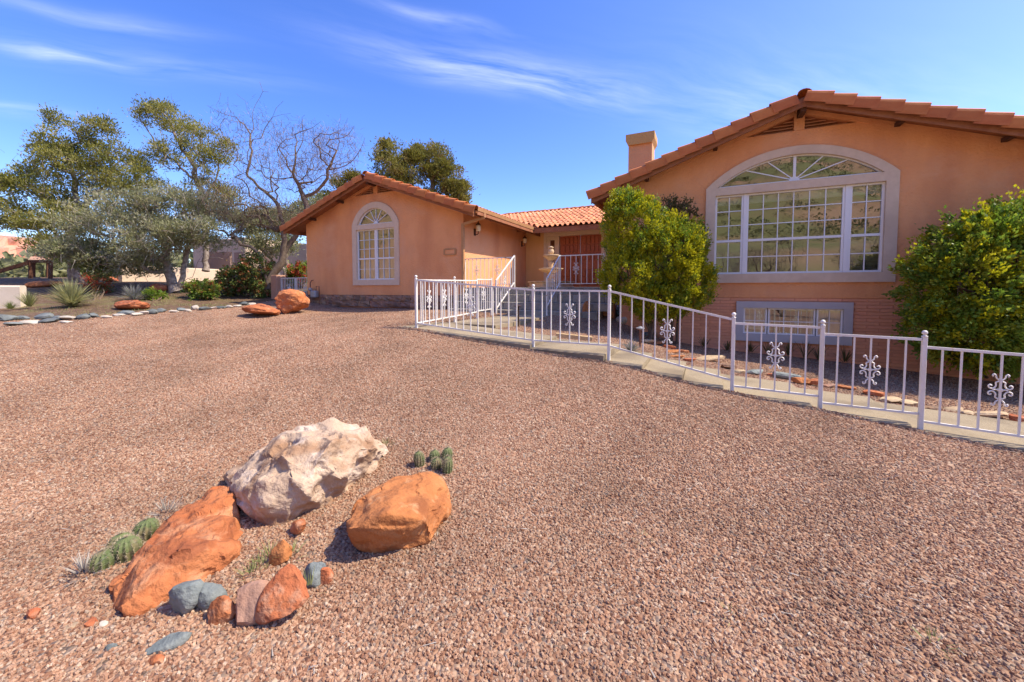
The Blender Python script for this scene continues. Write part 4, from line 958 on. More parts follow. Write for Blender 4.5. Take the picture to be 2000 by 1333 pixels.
stone('boulder', 262, 546, 24, 12, 'red_rock', 'rightmost of three red rocks on the bank behind the yucca', 'boulder', 48, G2, .8, sink=.1)
stone('boulder', 303, 571, 34, 18, 'red_rock', 'dark red rock tucked against the forked juniper trunk', 'boulder', 49, G2, .8, sink=.1)
# cobble edging of the bed
R = random.Random(5); nd = nw = 0
xs_ = [(4, 628, 34, 16, 'd'), (14, 637, 30, 9, 'd'), (40, 625, 22, 9, 'd'), (52, 633, 36, 9, 'w'), (80, 624, 34, 15, 'd'), (82, 631, 36, 9, 'd'), (106, 626, 24, 10, 'd'), (126, 625, 26, 9, 'w'), (120, 632, 24, 6, 'w'), (154, 624, 26, 12, 'd'), (178, 621, 20, 11, 'd'), (205, 622, 22, 6, 'w'), (225, 618, 22, 6, 'w'), (240, 616, 30, 11, 'd'),
       (262, 617, 20, 7, 'w'), (279, 615, 20, 8, 'w'), (292, 614, 22, 11, 'd'), (310, 611, 20, 9, 'd'), (334, 611, 20, 6, 'w'), (352, 608, 18, 8, 'd'), (365, 609, 14, 7, 'w'), (378, 606, 16, 11, 'w'), (394, 607, 22, 8, 'd'), (412, 605, 18, 6, 'w'), (428, 604, 20, 8, 'd'), (446, 602, 14, 7, 'w'), (462, 600, 16, 6, 'w'), (474, 597, 22, 9, 'd'), (489, 596, 18, 6, 'w'), (536, 607, 16, 8, 'd')]
for i, (px, py, w_, h_, k) in enumerate(xs_):
    if k == 'd': lab = '%s dark cobble from the left in the stone edging row' % ORD[nd]; nd += 1
    else: lab = '%s pale cobble from the left in the stone edging row' % ORD[nw]; nw += 1
    stone('cobble', px, py, w_, h_, 'dark_cobble' if k == 'd' else 'white_cobble', lab, 'cobble', 60 + i, 'cobbles edging the planting bed', .8, cuts=8, sink=.16, sub=2, amp=.14)
# flagstones along the far edge of the walkway
nf = 0
for px, py, w_, h_, m, lab in [(1110, 0, 0, 0, '', '')][1:] + [
    (1268, 657, 24, 9, 'grey_rock', 'grey flat stone on top of the stacked red flagstones'), (1275, 664, 26, 10, 'red_rock', 'topmost red flagstone of the small stacked edging'),
    (1266, 672, 30, 11, 'tan_flag', 'tan slab in the small stacked edging by the path light'), (1288, 675, 30, 11, 'red_rock', 'middle red flagstone of the small stacked edging'),
    (1312, 682, 28, 9, 'red_rock', 'lower red flagstone of the small stacked edging'), (1318, 691, 30, 8, 'ochre_rock', 'ochre slab at the bottom of the stacked edging'), (1336, 690, 22, 8, 'red_rock', 'small red flagstone right of the stacked edging'), (1325, 700, 34, 6, 'ochre_rock', 'thin ochre slab on the concrete edge'),
    (1350, 708, 28, 10, 'red_rock', 'broken red stone beside the long cream slab'), (1392, 708, 64, 12, 'tan_flag', 'long cream slab in the edging behind the sloped rail'), (1424, 722, 34, 14, 'base_stone', 'rough brown stone at the end of the long cream slab'), (1446, 730, 26, 9, 'tan_flag', 'tan stone behind the tallest fence post by the blue window'),
    (1478, 733, 40, 13, 'grey_rock', 'flat grey stone in the edging under the blue window'), (1508, 736, 18, 8, 'red_rock', 'small red stone between grey stone and grey log'), (1568, 752, 34, 18, 'ochre_rock', 'bright ochre stone at the end of the grey log'), (1592, 754, 30, 16, 'red_rock', 'split red stone right of the bright ochre one'),
    (1622, 757, 26, 8, 'base_stone', 'flat brown stone right of the split red stone'), (1660, 762, 40, 8, 'red_rock', 'long flat red stone set flush in the gravel edge'), (1712, 775, 34, 14, 'red_rock', 'pink red stone just left of the cream slabs'), (1746, 788, 44, 12, 'tan_flag', 'leftmost cream slab in the row nearest the right shrub'),
    (1785, 794, 40, 12, 'tan_flag', 'second cream slab in the row nearest the right shrub'), (1826, 803, 44, 9, 'base_stone', 'thin brown slab between the cream slabs'), (1868, 806, 42, 11, 'tan_flag', 'third cream slab in the row nearest the right shrub'), (1898, 812, 34, 10, 'tan_flag', 'small cream slab before the longest one'), (1940, 817, 60, 13, 'tan_flag', 'longest cream slab in the row nearest the right shrub'), (1994, 828, 36, 20, 'red_rock', 'squared red block at the right edge of the picture')]:
    stone('flagstone', px, py, w_, h_, m, lab, 'stone', 120 + nf, 'edging stones behind the walkway', .55, cuts=5, flat=.55, sink=.12, sub=2); nf += 1
stone('stone', 1146, 619, 15, 30, 'ochre_rock', 'upright tan stone leaning against the grey steps', 'stone', 171, None, .7, cuts=4, sink=.06)
stone('stone', 1219, 633, 26, 20, 'white_cobble', 'pale rounded stone in the shade under the bright bush', 'stone', 172, None, .8, cuts=4, sink=.15)
p, d_ = ground_at(1538, 742); q, _ = ground_at(1560, 747)
me = MB().tube([at(1512, 731, d_), at(1525, 733, d_), at(1545, 736, d_), at(1562, 739, d_ - .02)], [.045, .05, .05, .046], 10).build('log', MAT['grey_rock']); setp(me, 'short grey log lying in the edging right of the blue window', 'log')
# ================================================================== GRAVEL (real pebbles over the near yard)
def blocked(x, y):
    return ((y > 5.30) & (y < 6.56) & (x > -4.8)) | ((x > -4.75) & (x < -3.45) & (y > 6.5) & (y < 9.75)) | (y > 10.2) | ((y > 9.65) & (x < -2.0) & (x > -6.8))
st = .2; gx2, gy2 = np.meshgrid(np.arange(-16.5, 6.2, st), np.arange(-.2, 10.7, st)); z2 = tz(gx2, gy2) + land_noise(gx2, gy2)
ny2, nx2 = gx2.shape; id2 = np.arange(nx2 * ny2).reshape(ny2, nx2); Fq = []
cxm, cym = gx2[:-1, :-1] + st / 2, gy2[:-1, :-1] + st / 2
dep = -np.sin(YAW) * cxm + np.cos(YAW) * cym; lat = np.cos(YAW) * cxm + np.sin(YAW) * cym
ok = (dep > .7) & (np.abs(lat) < dep * 1.36 + .9) & ~blocked(cxm, cym) & (in_bed(cxm, cym) < .6)
fq = np.stack([id2[:-1, :-1], id2[:-1, 1:], id2[1:, 1:], id2[1:, :-1]], -1)[ok]
gme = bpy.data.meshes.new('gravel'); gme.from_pydata(np.stack([gx2, gy2, z2], -1).reshape(-1, 3).tolist(), [], fq.tolist())
dv = np.hypot(gx2, gy2 ).ravel()
dens = np.interp(dv, [0, 3.5, 5, 8, 12, 17], [5200, 4800, 2900, 1100, 400, 180]); siz = np.interp(dv, [0, 4, 8, 14], [1.0, 1.0, 1.22, 1.5])
for nm, arr in (('dens', dens), ('siz', siz)):
    a_ = gme.attributes.new(nm, 'FLOAT', 'POINT'); a_.data.foreach_set('value', arr.astype(np.float32))
gob = setp(link('gravel', gme, MAT['gravel_pebble']), 'pinkish crushed gravel spread over the yard', 'gravel', kind='stuff')
ng = bpy.data.node_groups.new('gravel_scatter', 'GeometryNodeTree')
ng.interface.new_socket('Geometry', in_out='INPUT', socket_type='NodeSocketGeometry'); ng.interface.new_socket('Geometry', in_out='OUTPUT', socket_type='NodeSocketGeometry')
gi, go = N(ng, 'NodeGroupInput'), N(ng, 'NodeGroupOutput')
dist = N(ng, 'GeometryNodeDistributePointsOnFaces'); dist.distribute_method = 'RANDOM'; dist.inputs['Seed'].default_value = 3
an = N(ng, 'GeometryNodeInputNamedAttribute'); an.data_type = 'FLOAT'; an.inputs['Name'].default_value = 'dens'
L(ng, gi.outputs[0], dist.inputs['Mesh']); L(ng, an.outputs[0], dist.inputs['Density'])
ico = N(ng, 'GeometryNodeMeshIcoSphere'); ico.inputs['Radius'].default_value = 1.0; ico.inputs['Subdivisions'].default_value = 2
sp = N(ng, 'GeometryNodeSetPosition'); nz = N(ng, 'ShaderNodeTexNoise'); nz.inputs['Scale'].default_value = 1.1; nz.inputs['Detail'].default_value = 1
pos = N(ng, 'GeometryNodeInputPosition'); L(ng, pos.outputs[0], nz.inputs['Vector'])
vs = N(ng, 'ShaderNodeVectorMath', operation='SUBTRACT'); L(ng, nz.outputs['Color'], vs.inputs[0]); vs.inputs[1].default_value = (.5, .5, .5)
vm = N(ng, 'ShaderNodeVectorMath', operation='SCALE'); L(ng, vs.outputs[0], vm.inputs[0]); vm.inputs['Scale'].default_value = 1.5
L(ng, ico.outputs[0], sp.inputs['Geometry']); L(ng, vm.outputs[0], sp.inputs['Offset'])
sm = N(ng, 'GeometryNodeSetMaterial'); sm.inputs['Material'].default_value = MAT['gravel_pebble']; L(ng, sp.outputs[0], sm.inputs[0])
iop = N(ng, 'GeometryNodeInstanceOnPoints'); L(ng, dist.outputs[0], iop.inputs['Points']); L(ng, sm.outputs[0], iop.inputs['Instance'])
rv = N(ng, 'FunctionNodeRandomValue'); rv.data_type = 'FLOAT_VECTOR'; rv.inputs[0].default_value = (0, 0, 0); rv.inputs[1].default_value = (6.28, 6.28, 6.28); L(ng, rv.outputs[0], iop.inputs['Rotation'])
rs = N(ng, 'FunctionNodeRandomValue'); rs.data_type = 'FLOAT_VECTOR'; rs.inputs[0].default_value = (.0042, .0042, .004); rs.inputs[1].default_value = (.0122, .0115, .0098); rs.inputs['Seed'].default_value = 5
an2 = N(ng, 'GeometryNodeInputNamedAttribute'); an2.data_type = 'FLOAT'; an2.inputs['Name'].default_value = 'siz'
ss = N(ng, 'ShaderNodeVectorMath', operation='SCALE'); L(ng, rs.outputs[0], ss.inputs[0]); L(ng, an2.outputs[0], ss.inputs['Scale']); L(ng, ss.outputs[0], iop.inputs['Scale'])
L(ng, iop.outputs[0], go.inputs[0])
nl = 1500; lx, ly = rng.uniform(-9, 4, nl), rng.uniform(.9, 5.2, nl); P_ = np.stack([lx, ly, tz(lx, ly) + .012], 1)
md = gob.modifiers.new('scatter', 'NODES'); md.node_group = ng

# ================================================================== HEDGEHOG CACTI
def cactus(label, stems, seed):
    R = random.Random(seed); p0, _ = ground_at(*stems[0][:2])
    o = empty('hedgehog_cactus', tuple(p0), label, 'cactus', 'hedgehog cacti among the boulders')
    for px, py, wpx, hpx in stems:
        p, d_ = ground_at(px, py); r_ = wpx / FPX * d_ / 2; h_ = hpx / FPX * d_ * 1.0; nr = 13; n = nr * 2; V = []; prof = []
        for k in range(11):
            t = k / 10; a = t * pi * .5
            prof.append((min(1, .72 + .5 * t) * (1 if t < .55 else sqrt(max(0, 1 - ((t - .55) / .45) ** 2))), t))
        prof[-1] = (.06, 1.0); c = np.array(p) + np.array([_f[0], _f[1], 0]) * r_ * .6; lean = (R.uniform(-.1, .1), R.uniform(-.1, .1)); sp_ = MB()
        for q, t in prof:
            for j in range(n):
                an_ = 2 * pi * j / n; rr = r_ * q * (1.0 if j % 2 == 0 else .86); z = -.02 + h_ * t
                V.append((c[0] + rr * cos(an_) + lean[0] * z, c[1] + rr * sin(an_) + lean[1] * z, c[2] + z))
        F = [(i * n + j, i * n + (j + 1) % n, (i + 1) * n + (j + 1) % n, (i + 1) * n + j) for i in range(10) for j in range(n)] + [tuple(range(10 * n, 11 * n))]
        s_ = MB().add(V, F).build('stem', MAT['cactus_skin'], o)
        V = np.array(V)
        for i in range(1, 11):
            for j in range(0, n, 2):
                b_ = V[i * n + j]; out = np.array([cos(2 * pi * j / n), sin(2 * pi * j / n), .25 + 1.2 * max(0, i - 6) / 4])
                for _ in range(6):
                    d2 = out + np.array([R.gauss(0, .7), R.gauss(0, .7), R.gauss(0, .7)]); d2 /= np.linalg.norm(d2); ln_ = R.uniform(.010, .022)
                    sd_ = np.cross(d2, [.3, .2, 1]); sd_ /= np.linalg.norm(sd_) + 1e-9
                    sp_.add([b_ - sd_ * .0009, b_ + sd_ * .0009, b_ + d2 * ln_], [(0, 1, 2)])
        sp_.build('spines', MAT['cactus_spine'], s_)
cactus('clump of ribbed hedgehog cacti at the left side of the orange boulder', [(190, 1120, 44, 44), (222, 1090, 42, 46), (240, 1100, 46, 52), (272, 1062, 42, 48)], 3)
cactus('clump of slender hedgehog cacti behind the ochre boulder', [(819, 916, 22, 38), (849, 906, 22, 30), (851, 922, 22, 30), (871, 904, 22, 32), (873, 930, 22, 40)], 4)
# ================================================================== VEGETATION
def quick_mesh(name, V, n_per, faces_per):
    """many identical little polygons: V is (N*n_per, 3), faces_per a list of index tuples into one element"""
    me = bpy.data.meshes.new(name); N_ = len(V) // n_per; fp = np.array(faces_per); k = fp.shape[1]
    idx = (np.arange(N_)[:, None, None] * n_per + fp[None]).reshape(-1)
    me.vertices.add(len(V)); me.vertices.foreach_set('co', V.astype(np.float32).ravel())
    me.loops.add(len(idx)); me.loops.foreach_set('vertex_index', idx.astype(np.int32))
    nf_ = len(idx) // k; me.polygons.add(nf_); me.polygons.foreach_set('loop_start', (np.arange(nf_) * k).astype(np.int32))
    me.update(calc_edges=True); return me
def unit(v): return v / (np.linalg.norm(v, axis=-1, keepdims=True) + 1e-9)
def leaves(name, P, D, Ln, Wd, m, parent, fold=.25):
    """folded diamond leaves at P pointing along D"""
    n = len(P); D = unit(D); s = unit(np.cross(D, rng.normal(size=(n, 3)))); nn = np.cross(s, D)
    Ln = np.broadcast_to(Ln, (n,))[:, None]; Wd = np.broadcast_to(Wd, (n,))[:, None]
    mid = P + D * Ln * .45
    V = np.stack([P, mid + s * Wd + nn * Wd * fold, P + D * Ln, mid - s * Wd + nn * Wd * fold], 1).reshape(-1, 3)
    return link(name, quick_mesh(name, V, 4, [(0, 1, 2), (0, 2, 3)]), MAT[m], parent)
def blades(name, P, D, Ln, Wd, m, parent, bend=.3, seg=3):
    """long tapering grass or yucca blades that droop"""
    n = len(P); D = unit(D); s = unit(np.cross(D, np.array([0, 0, 1.]) + rng.normal(size=(n, 3)) * .2)); Ln = np.broadcast_to(Ln, (n,))[:, None]; Wd = np.broadcast_to(Wd, (n,))[:, None]
    rows = []
    for k in range(seg + 1):
        t = k / seg; c = P + D * Ln * t + np.array([0, 0, -1.]) * Ln * bend * t * t; w = Wd * (1 - t) ** .7 if k < seg else Wd * .02
        rows += [c - s * w, c + s * w]
    V = np.stack(rows, 1).reshape(-1, 3)
    return link(name, quick_mesh(name, V, 2 * (seg + 1), [(2 * k, 2 * k + 1, 2 * k + 3, 2 * k + 2) for k in range(seg)]), MAT[m], parent)

class Skel:
    def __init__(s): s.p = []; s.par = []; s.fix = {}
    def add(s, p, par): s.p.append(np.array(p, float)); s.par.append(par); return len(s.p) - 1
    def limb(s, pts, start=None, jitter=.03, step=.25):
        pts = [np.array(q, float) for q in pts]
        if start is None: cur = s.add(pts[0], -1)
        else:
            A = np.array(s.p); cur = int(np.argmin(((A - pts[0]) ** 2).sum(1)))
        for a, b in zip(pts[:-1] if start is None else [s.p[cur]] + pts[1:-1], pts[1:]):
            n = max(1, int(np.linalg.norm(b - a) / step))
            for k in range(1, n + 1): cur = s.add(a + (b - a) * k / n + rng.normal(size=3) * jitter * (k < n), cur)
        return cur
    def reach(s, pts, step=.22, jitter=.05, bias=.12, sag=0.0):
        root = s.p[0]; pts = sorted(pts, key=lambda q: np.linalg.norm(q - root))
        cap = len(s.p) + len(pts) * 14; A = np.zeros((cap, 3)); A[:len(s.p)] = s.p; L0 = np.zeros(cap)
        for i in range(1, len(s.p)): L0[i] = L0[s.par[i]] + np.linalg.norm(s.p[i] - s.p[s.par[i]])
        tips = []
        for q in pts:
            n = len(s.p); dd = np.sqrt(((A[:n] - q) ** 2).sum(1)); cur = int(np.argmin(dd + bias * L0[:n])); a = s.p[cur]; m = min(12, max(1, int(dd[cur] / step)))
            dl = dd[cur]; side = rng.normal(size=3) * dl * .10
            for k in range(1, m + 1):
                t = k / m; p = a + (q - a) * t + side * sin(pi * t) + rng.normal(size=3) * jitter * (k < m) + np.array([0, 0, -sag * sin(pi * t) * dl])
                prev = cur; cur = s.add(p, cur); A[cur] = p; L0[cur] = L0[prev] + np.linalg.norm(p - s.p[prev])
            tips.append(cur)
        return tips
    def mesh(s, base_r, tip_r=.006, e=1.9):
        n = len(s.p); ch = [[] for _ in range(n)]
        for i, q in enumerate(s.par):
            if q >= 0: ch[q].append(i)
        r = np.zeros(n); cnt = np.zeros(n)
        for i in range(n - 1, -1, -1):
            r[i] = tip_r if not ch[i] else sum(r[c] ** e for c in ch[i]) ** (1 / e)
        roots = [i for i in range(n) if s.par[i] < 0]; k = base_r / max(r[i] for i in roots)
        r = tip_r + (r - tip_r) * (base_r - tip_r) / (max(r[i] for i in roots) - tip_r + 1e-9)
        m = MB(); done = set(); stack = [(i, None) for i in roots]
        while stack:
            i, fr_ = stack.pop(); chain = ([fr_] if fr_ is not None else []) + [i]
            while ch[chain[-1]]:
                cs = sorted(ch[chain[-1]], key=lambda c: -r[c])
                for c in cs[1:]: stack.append((c, chain[-1]))
                chain.append(cs[0])
            if len(chain) < 2: continue
            rr = r[chain].copy()
            if fr_ is not None: rr[0] = min(rr[0], rr[1] * 1.25)
            if s.par[chain[0]] < 0 and fr_ is None: rr[0] *= 1.35
            m.tube([s.p[c] for c in chain], rr, 9 if rr.max() > .06 else (6 if rr.max() > .025 else (4 if rr.max() > .012 else 3)), cap=False)
        return m, r
def ell(n, c, rad, shell=0.0):
    v = unit(rng.normal(size=(n, 3))); u_ = rng.random(n) ** (1 / 3.)
    if shell: u_ = shell + (1 - shell) * u_
    loc = v * u_[:, None] * np.array(rad)
    return np.array(c) + loc[:, :1] * _r + loc[:, 1:2] * np.array([-sin(YAW), cos(YAW), 0]) + loc[:, 2:3] * np.array([0, 0, 1.])
PX = lambda *q: [tuple(at(*w)) for w in q]

def juniper(label, limbs, blobs, m_leaf, base_r, per_tip=46, clump=.17, leaf=(.13, .028), bark='juniper_bark', group=None, dead=0, name='juniper_tree', up=.7, tip_r=.007):
    sk = Skel(); first = True
    for lb in limbs:
        sk.limb(PX(*lb), None if first else 1, jitter=.05); first = False
    pts = []
    for px, py, d_, rx, rz, n, in blobs:             # each mass of the crown is a cluster of smaller ragged tufts
        c0 = at(px, py, d_); k_ = max(2, int(12 * rx * rz / .8)) if rx > .5 else 2
        for sc in ell(k_, c0, (rx * .95, rx * .8, rz * 1.0), .3):
            q = rng.uniform(.28, .5); pts += list(ell(max(3, int(n * 2.3 / k_)), sc, (rx * q + .1, rx * q + .1, rz * q * .8 + .08), .2))
    tips = sk.reach(pts, step=.28, jitter=.05)
    b = at(*limbs[0][0]); root = empty(name, tuple(b), label, 'tree', group)
    m, r = sk.mesh(base_r, tip_r); m.build('trunk', MAT[bark], root, smooth=True)
    T = np.array([sk.p[i] for i in tips]); dirs = unit(np.array([sk.p[i] - sk.p[sk.par[i]] for i in tips]) + np.array([0, 0, .02]))
    n = len(T) * per_tip; k = np.repeat(np.arange(len(T)), per_tip); cs = clump * rng.uniform(.55, 1.35, len(T))[k][:, None]
    off = rng.normal(size=(n, 3)) * cs * np.array([1, 1, .72]); P = T[k] + off
    D = unit(off) * .8 + dirs[k] * .5 + np.array([0, 0, up]) + rng.normal(size=(n, 3)) * .35
    ml = m_leaf if isinstance(m_leaf, list) else [m_leaf]; pick = rng.integers(0, len(ml), len(T))[k]
    for j_, mm in enumerate(ml):
        z_ = pick == j_; leaves('crown', P[z_], D[z_], leaf[0] * rng.uniform(.6, 1.3, z_.sum()), leaf[1] * rng.uniform(.7, 1.3, z_.sum()), mm, root)
    if dead:                                       # bare grey twigs showing through the foliage
        q = rng.integers(0, len(T), dead); P = T[q] + rng.normal(size=(dead, 3)) * .25
        D = unit(rng.normal(size=(dead, 3)) + dirs[q] * .8 + np.array([0, 0, -.25]))
        setp(blades('dead_twigs', P, D, rng.uniform(.3, .8, dead), .006, 'dead_twig', root, bend=.15), kind='stuff')
    return root
GJ = 'junipers left of the house'
juniper('grey green forked juniper with a pale twisted trunk behind the cobble edging',
    [[(345, 572, 16.5), (335, 545, 16.5), (326, 515, 16.4), (330, 488, 16.3), (305, 455, 16.3), (270, 425, 16.2), (235, 395, 16.2)],
     [(352, 568, 16.5), (358, 540, 16.5), (362, 512, 16.6), (378, 475, 16.7), (392, 430, 16.8), (380, 385, 16.9)],
     [(362, 570, 16.4), (376, 542, 16.3), (386, 512, 16.2), (405, 488, 16.0), (432, 470, 15.9), (455, 462, 15.8)],
     [(386, 512, 16.2), (415, 503, 16.1), (438, 507, 16.0), (450, 500, 16.0)]],
    [(300, 465, 16.2, 1.7, .75, 120), (400, 455, 16.1, 1.3, .6, 80), (225, 420, 16.2, 1.5, .95, 110), (340, 405, 16.6, 1.5, .7, 90), (190, 495, 16.0, 1.3, .5, 60), (400, 395, 17.0, .9, .6, 40), (280, 520, 15.9, .8, .28, 20), (235, 510, 15.8, 1.0, .35, 34), (150, 490, 15.8, .9, .4, 26)],
    ['juniper_grey', 'juniper_grey', 'juniper_silver'], .20, 34, .13, dead=2600, leaf=(.11, .021), group=GJ)
juniper('broad olive juniper with branches reaching out of the left edge',
    [[(148, 552, 19.5), (142, 500, 19.4), (138, 450, 19.3), (152, 400, 19.2), (142, 340, 19.1), (128, 290, 19.0)],
     [(140, 470, 19.4), (90, 440, 19), (40, 410, 18.6), (0, 385, 18.4)], [(150, 420, 19.2), (200, 370, 19.3), (240, 310, 19.4)], [(142, 450, 19), (80, 480, 18.5), (20, 490, 18.2)]],
    [(55, 385, 18.6, 1.5, 1.05, 95), (150, 335, 19.2, 1.6, 1.05, 110), (225, 320, 19.4, 1.15, .85, 60), (20, 345, 18.6, .9, .5, 36), (105, 275, 19, .9, .55, 34), (185, 262, 19.2, .8, .5, 30), (100, 228, 19.0, .45, .25, 9), (195, 238, 19.2, .35, .22, 8), (150, 430, 18.8, 1.8, .6, 60), (120, 480, 18.4, 1.1, .45, 40), (60, 440, 18.4, 1.0, .35, 26), (260, 360, 19.0, 1.0, .7, 50)],
    ['juniper_olive', 'juniper_olive', 'juniper_light'], .22, 36, .145, dead=900, leaf=(.12, .024), group=GJ)
juniper('thin airy juniper rising above the others, left of the bare tree',
    [[(402, 530, 20.5), (402, 470, 20.5), (400, 420, 20.4), (392, 370, 20.3), (370, 310, 20.2), (340, 260, 20.2), (318, 215, 20.2)], [(398, 400, 20.4), (425, 340, 20.5), (432, 280, 20.5)], [(385, 350, 20.3), (320, 300, 20.1), (270, 230, 20.0)]],
    [(330, 235, 20.2, 1.0, .6, 38), (395, 275, 20.3, 1.1, .7, 42), (285, 222, 20.0, .65, .45, 18), (430, 300, 20.5, .75, .6, 24), (350, 310, 20.2, 1.3, .6, 34), (420, 360, 20.5, 1.0, .6, 30), (320, 205, 20.2, .35, .25, 8)],
    ['juniper_olive', 'juniper_light'], .13, 34, .14, dead=200, leaf=(.12, .023), group=GJ)
GF = 'junipers behind the left wing'
juniper('dense juniper behind the left wing roof, left half of the pair', [[(790, 470, 27), (788, 400, 27), (782, 340, 27), (775, 300, 27)]],
    [(775, 330, 27, 1.45, 1.25, 90), (800, 300, 27, .7, .6, 30), (760, 380, 26.5, 1.1, .9, 50), (755, 300, 27, .5, .5, 16)], 'juniper_far', .25, 46, .19, leaf=(.16, .036), group=GF)
juniper('dense juniper behind the left wing roof, right half of the pair', [[(850, 470, 28), (848, 400, 28), (842, 340, 28), (835, 300, 28)]],
    [(845, 320, 28, 1.1, 1.3, 80), (875, 350, 28, 1.0, 1.0, 60), (895, 380, 28, .75, .75, 40), (825, 290, 28, .35, .45, 14), (850, 390, 28, 1.3, .8, 50)], 'juniper_far', .25, 46, .19, leaf=(.16, .036), group=GF)
juniper('small olive tree top just showing above the left slope of the gable', [[(670, 470, 29), (668, 400, 29), (665, 365, 29)]],
    [(668, 375, 29, .9, .9, 40), (690, 352, 29, .5, .5, 16), (640, 395, 29, .9, .7, 30)], 'juniper_far', .2, 46, .22, leaf=(.15, .035), group=GF)
juniper('pale grey green thicket behind the bare tree', [[(560, 540, 25), (560, 480, 25), (565, 430, 25)], [(500, 540, 24.5), (500, 480, 24.5)]],
    [(560, 430, 25, 1.6, .9, 90), (610, 410, 26, 1.0, .7, 50), (490, 440, 24.5, 1.4, .9, 70), (450, 410, 24, 1.0, .7, 40), (540, 480, 24, 1.3, .6, 40)], 'juniper_grey', .14, 40, .24, leaf=(.15, .03), dead=260, group=GF)
# ---- bare tree
def bare_tree():
    q = lambda pts, o=(400, 160), k=4.762, d0=17.2, dd=0: PX(*[(o[0] + x / k, o[1] + y / k, d0 + dd * i) for i, (x, y) in enumerate(pts)])
    sk = Skel()
    sk.limb(PX((527, 566, 17.0), (526, 545, 17.0), (551, 512, 17.1), (561, 484, 17.2), (577, 463, 17.2), (590, 440, 17.2), (600, 405, 17.2)), None, .02)
    sk.limb(PX((527, 566, 17.0), (518, 530, 16.9), (514, 505, 16.8), (489, 482, 16.7), (470, 478, 16.6), (464, 470, 16.6), (474, 450, 16.6)), 1, .02)
    sk.limb(PX((551, 512, 17.1), (556, 470, 17.0), (552, 435, 17.0), (543, 400, 17.0)) + q([(560, 1020), (400, 880), (390, 850), (410, 780), (440, 640), (420, 590)]), 1, .02)
    for pts in ([(430, 570), (450, 535), (520, 530), (560, 430), (630, 330), (720, 305), (800, 295)], [(420, 590), (425, 490), (370, 400), (290, 330), (150, 290), (20, 220)], [(425, 490), (455, 440), (445, 350), (440, 300), (480, 200), (540, 90), (510, 0)],
                [(290, 340), (340, 450), (400, 480)], [(440, 340), (390, 250), (380, 180), (290, 110)], [(150, 290), (105, 220), (150, 100)], [(290, 330), (215, 240), (215, 140)], [(630, 330), (660, 250), (730, 180)], [(540, 90), (590, 95)]): sk.limb(q(pts, dd=.05), 1, .02)
    for pts in ([(950, 1170), (915, 1070), (870, 950), (830, 890), (820, 850), (840, 760), (845, 680), (890, 600), (915, 480), (905, 330), (930, 310)], [(920, 1075), (1040, 1020), (1140, 900), (1140, 820), (1170, 780), (1230, 640), (1250, 560), (1240, 470), (1265, 300)], [(1170, 800), (1310, 780), (1380, 730), (1430, 660), (1490, 520)],
                [(845, 680), (860, 560), (820, 420)], [(915, 480), (1000, 430), (1080, 370)], [(820, 850), (770, 790), (760, 730), (700, 640), (650, 540)], [(1140, 720), (1060, 600), (1045, 470)], [(1230, 640), (1130, 590), (1160, 540), (1230, 530)], [(1250, 560), (1340, 490), (1390, 410)], [(840, 760), (930, 740), (980, 640)], [(1240, 470), (1300, 400), (1330, 340)],
                [(1180, 760), (1270, 720), (1400, 640)], [(830, 890), (680, 905), (560, 880), (500, 700)], [(600, 960), (600, 760), (590, 600)], [(870, 950), (1000, 930), (1100, 900)]): sk.limb(q(pts, d0=17.3, dd=-.06), 1, .02)
    pts = []
    for px, py, rx, rz, n in ((490, 270, 1.6, 1.3, 120), (590, 290, 1.3, 1.0, 130), (660, 290, 1.1, .8, 110), (540, 340, 1.6, .8, 120), (470, 390, 1.5, .9, 240), (540, 420, 1.3, .7, 190), (430, 440, 1.0, .6, 120), (620, 340, 1.0, .6, 80)): pts += list(ell(n, at(px, py, 17.1), (rx, rx * .9, rz), .2))
    tips = sk.reach(pts, step=.16, jitter=.045, bias=.05)
    root = empty('bare_tree', tuple(at(527, 566, 17.0)), 'leafless tree with sinuous dark branches leaning over the left eave', 'tree')
    m, r = sk.mesh(.17, .0055, 2.0); m.build('trunk', MAT['mesquite_bark'], root, smooth=True)
    n = 11000; k = rng.integers(0, len(tips), n); T = np.array([sk.p[i] for i in tips]); P = T[k] + rng.normal(size=(n, 3)) * .2
    blades('twigs', P, rng.normal(size=(n, 3)) + np.array([0, 0, .3]), rng.uniform(.14, .42, n), .006, 'mesquite_twig', root, bend=.1)
bare_tree()
# more leafless trees stand behind the viewer; the big window mirrors them
src = bpy.data.objects['bare_tree']
for i, (x, y, rz, sc) in enumerate(((1.6, -9.5, .6, .62), (4.6, -11.0, 2.2, .7), (8.2, -10.0, 4.0, .66))):
    c = src.copy(); COL.objects.link(c); c.location = (x, y, gz(x, y) - .2); c.rotation_euler = (0, 0, rz); c.scale = (sc, sc, sc)
    c['label'] = '%s leafless tree behind the viewer, mirrored in the lower panes of the big window' % ('left', 'middle', 'right')[i]; c['group'] = 'leafless trees mirrored in the window'
    for ch_ in src.children:
        d2 = ch_.copy(); COL.objects.link(d2); d2.parent = c; d2.matrix_parent_inverse = ch_.matrix_parent_inverse.copy()

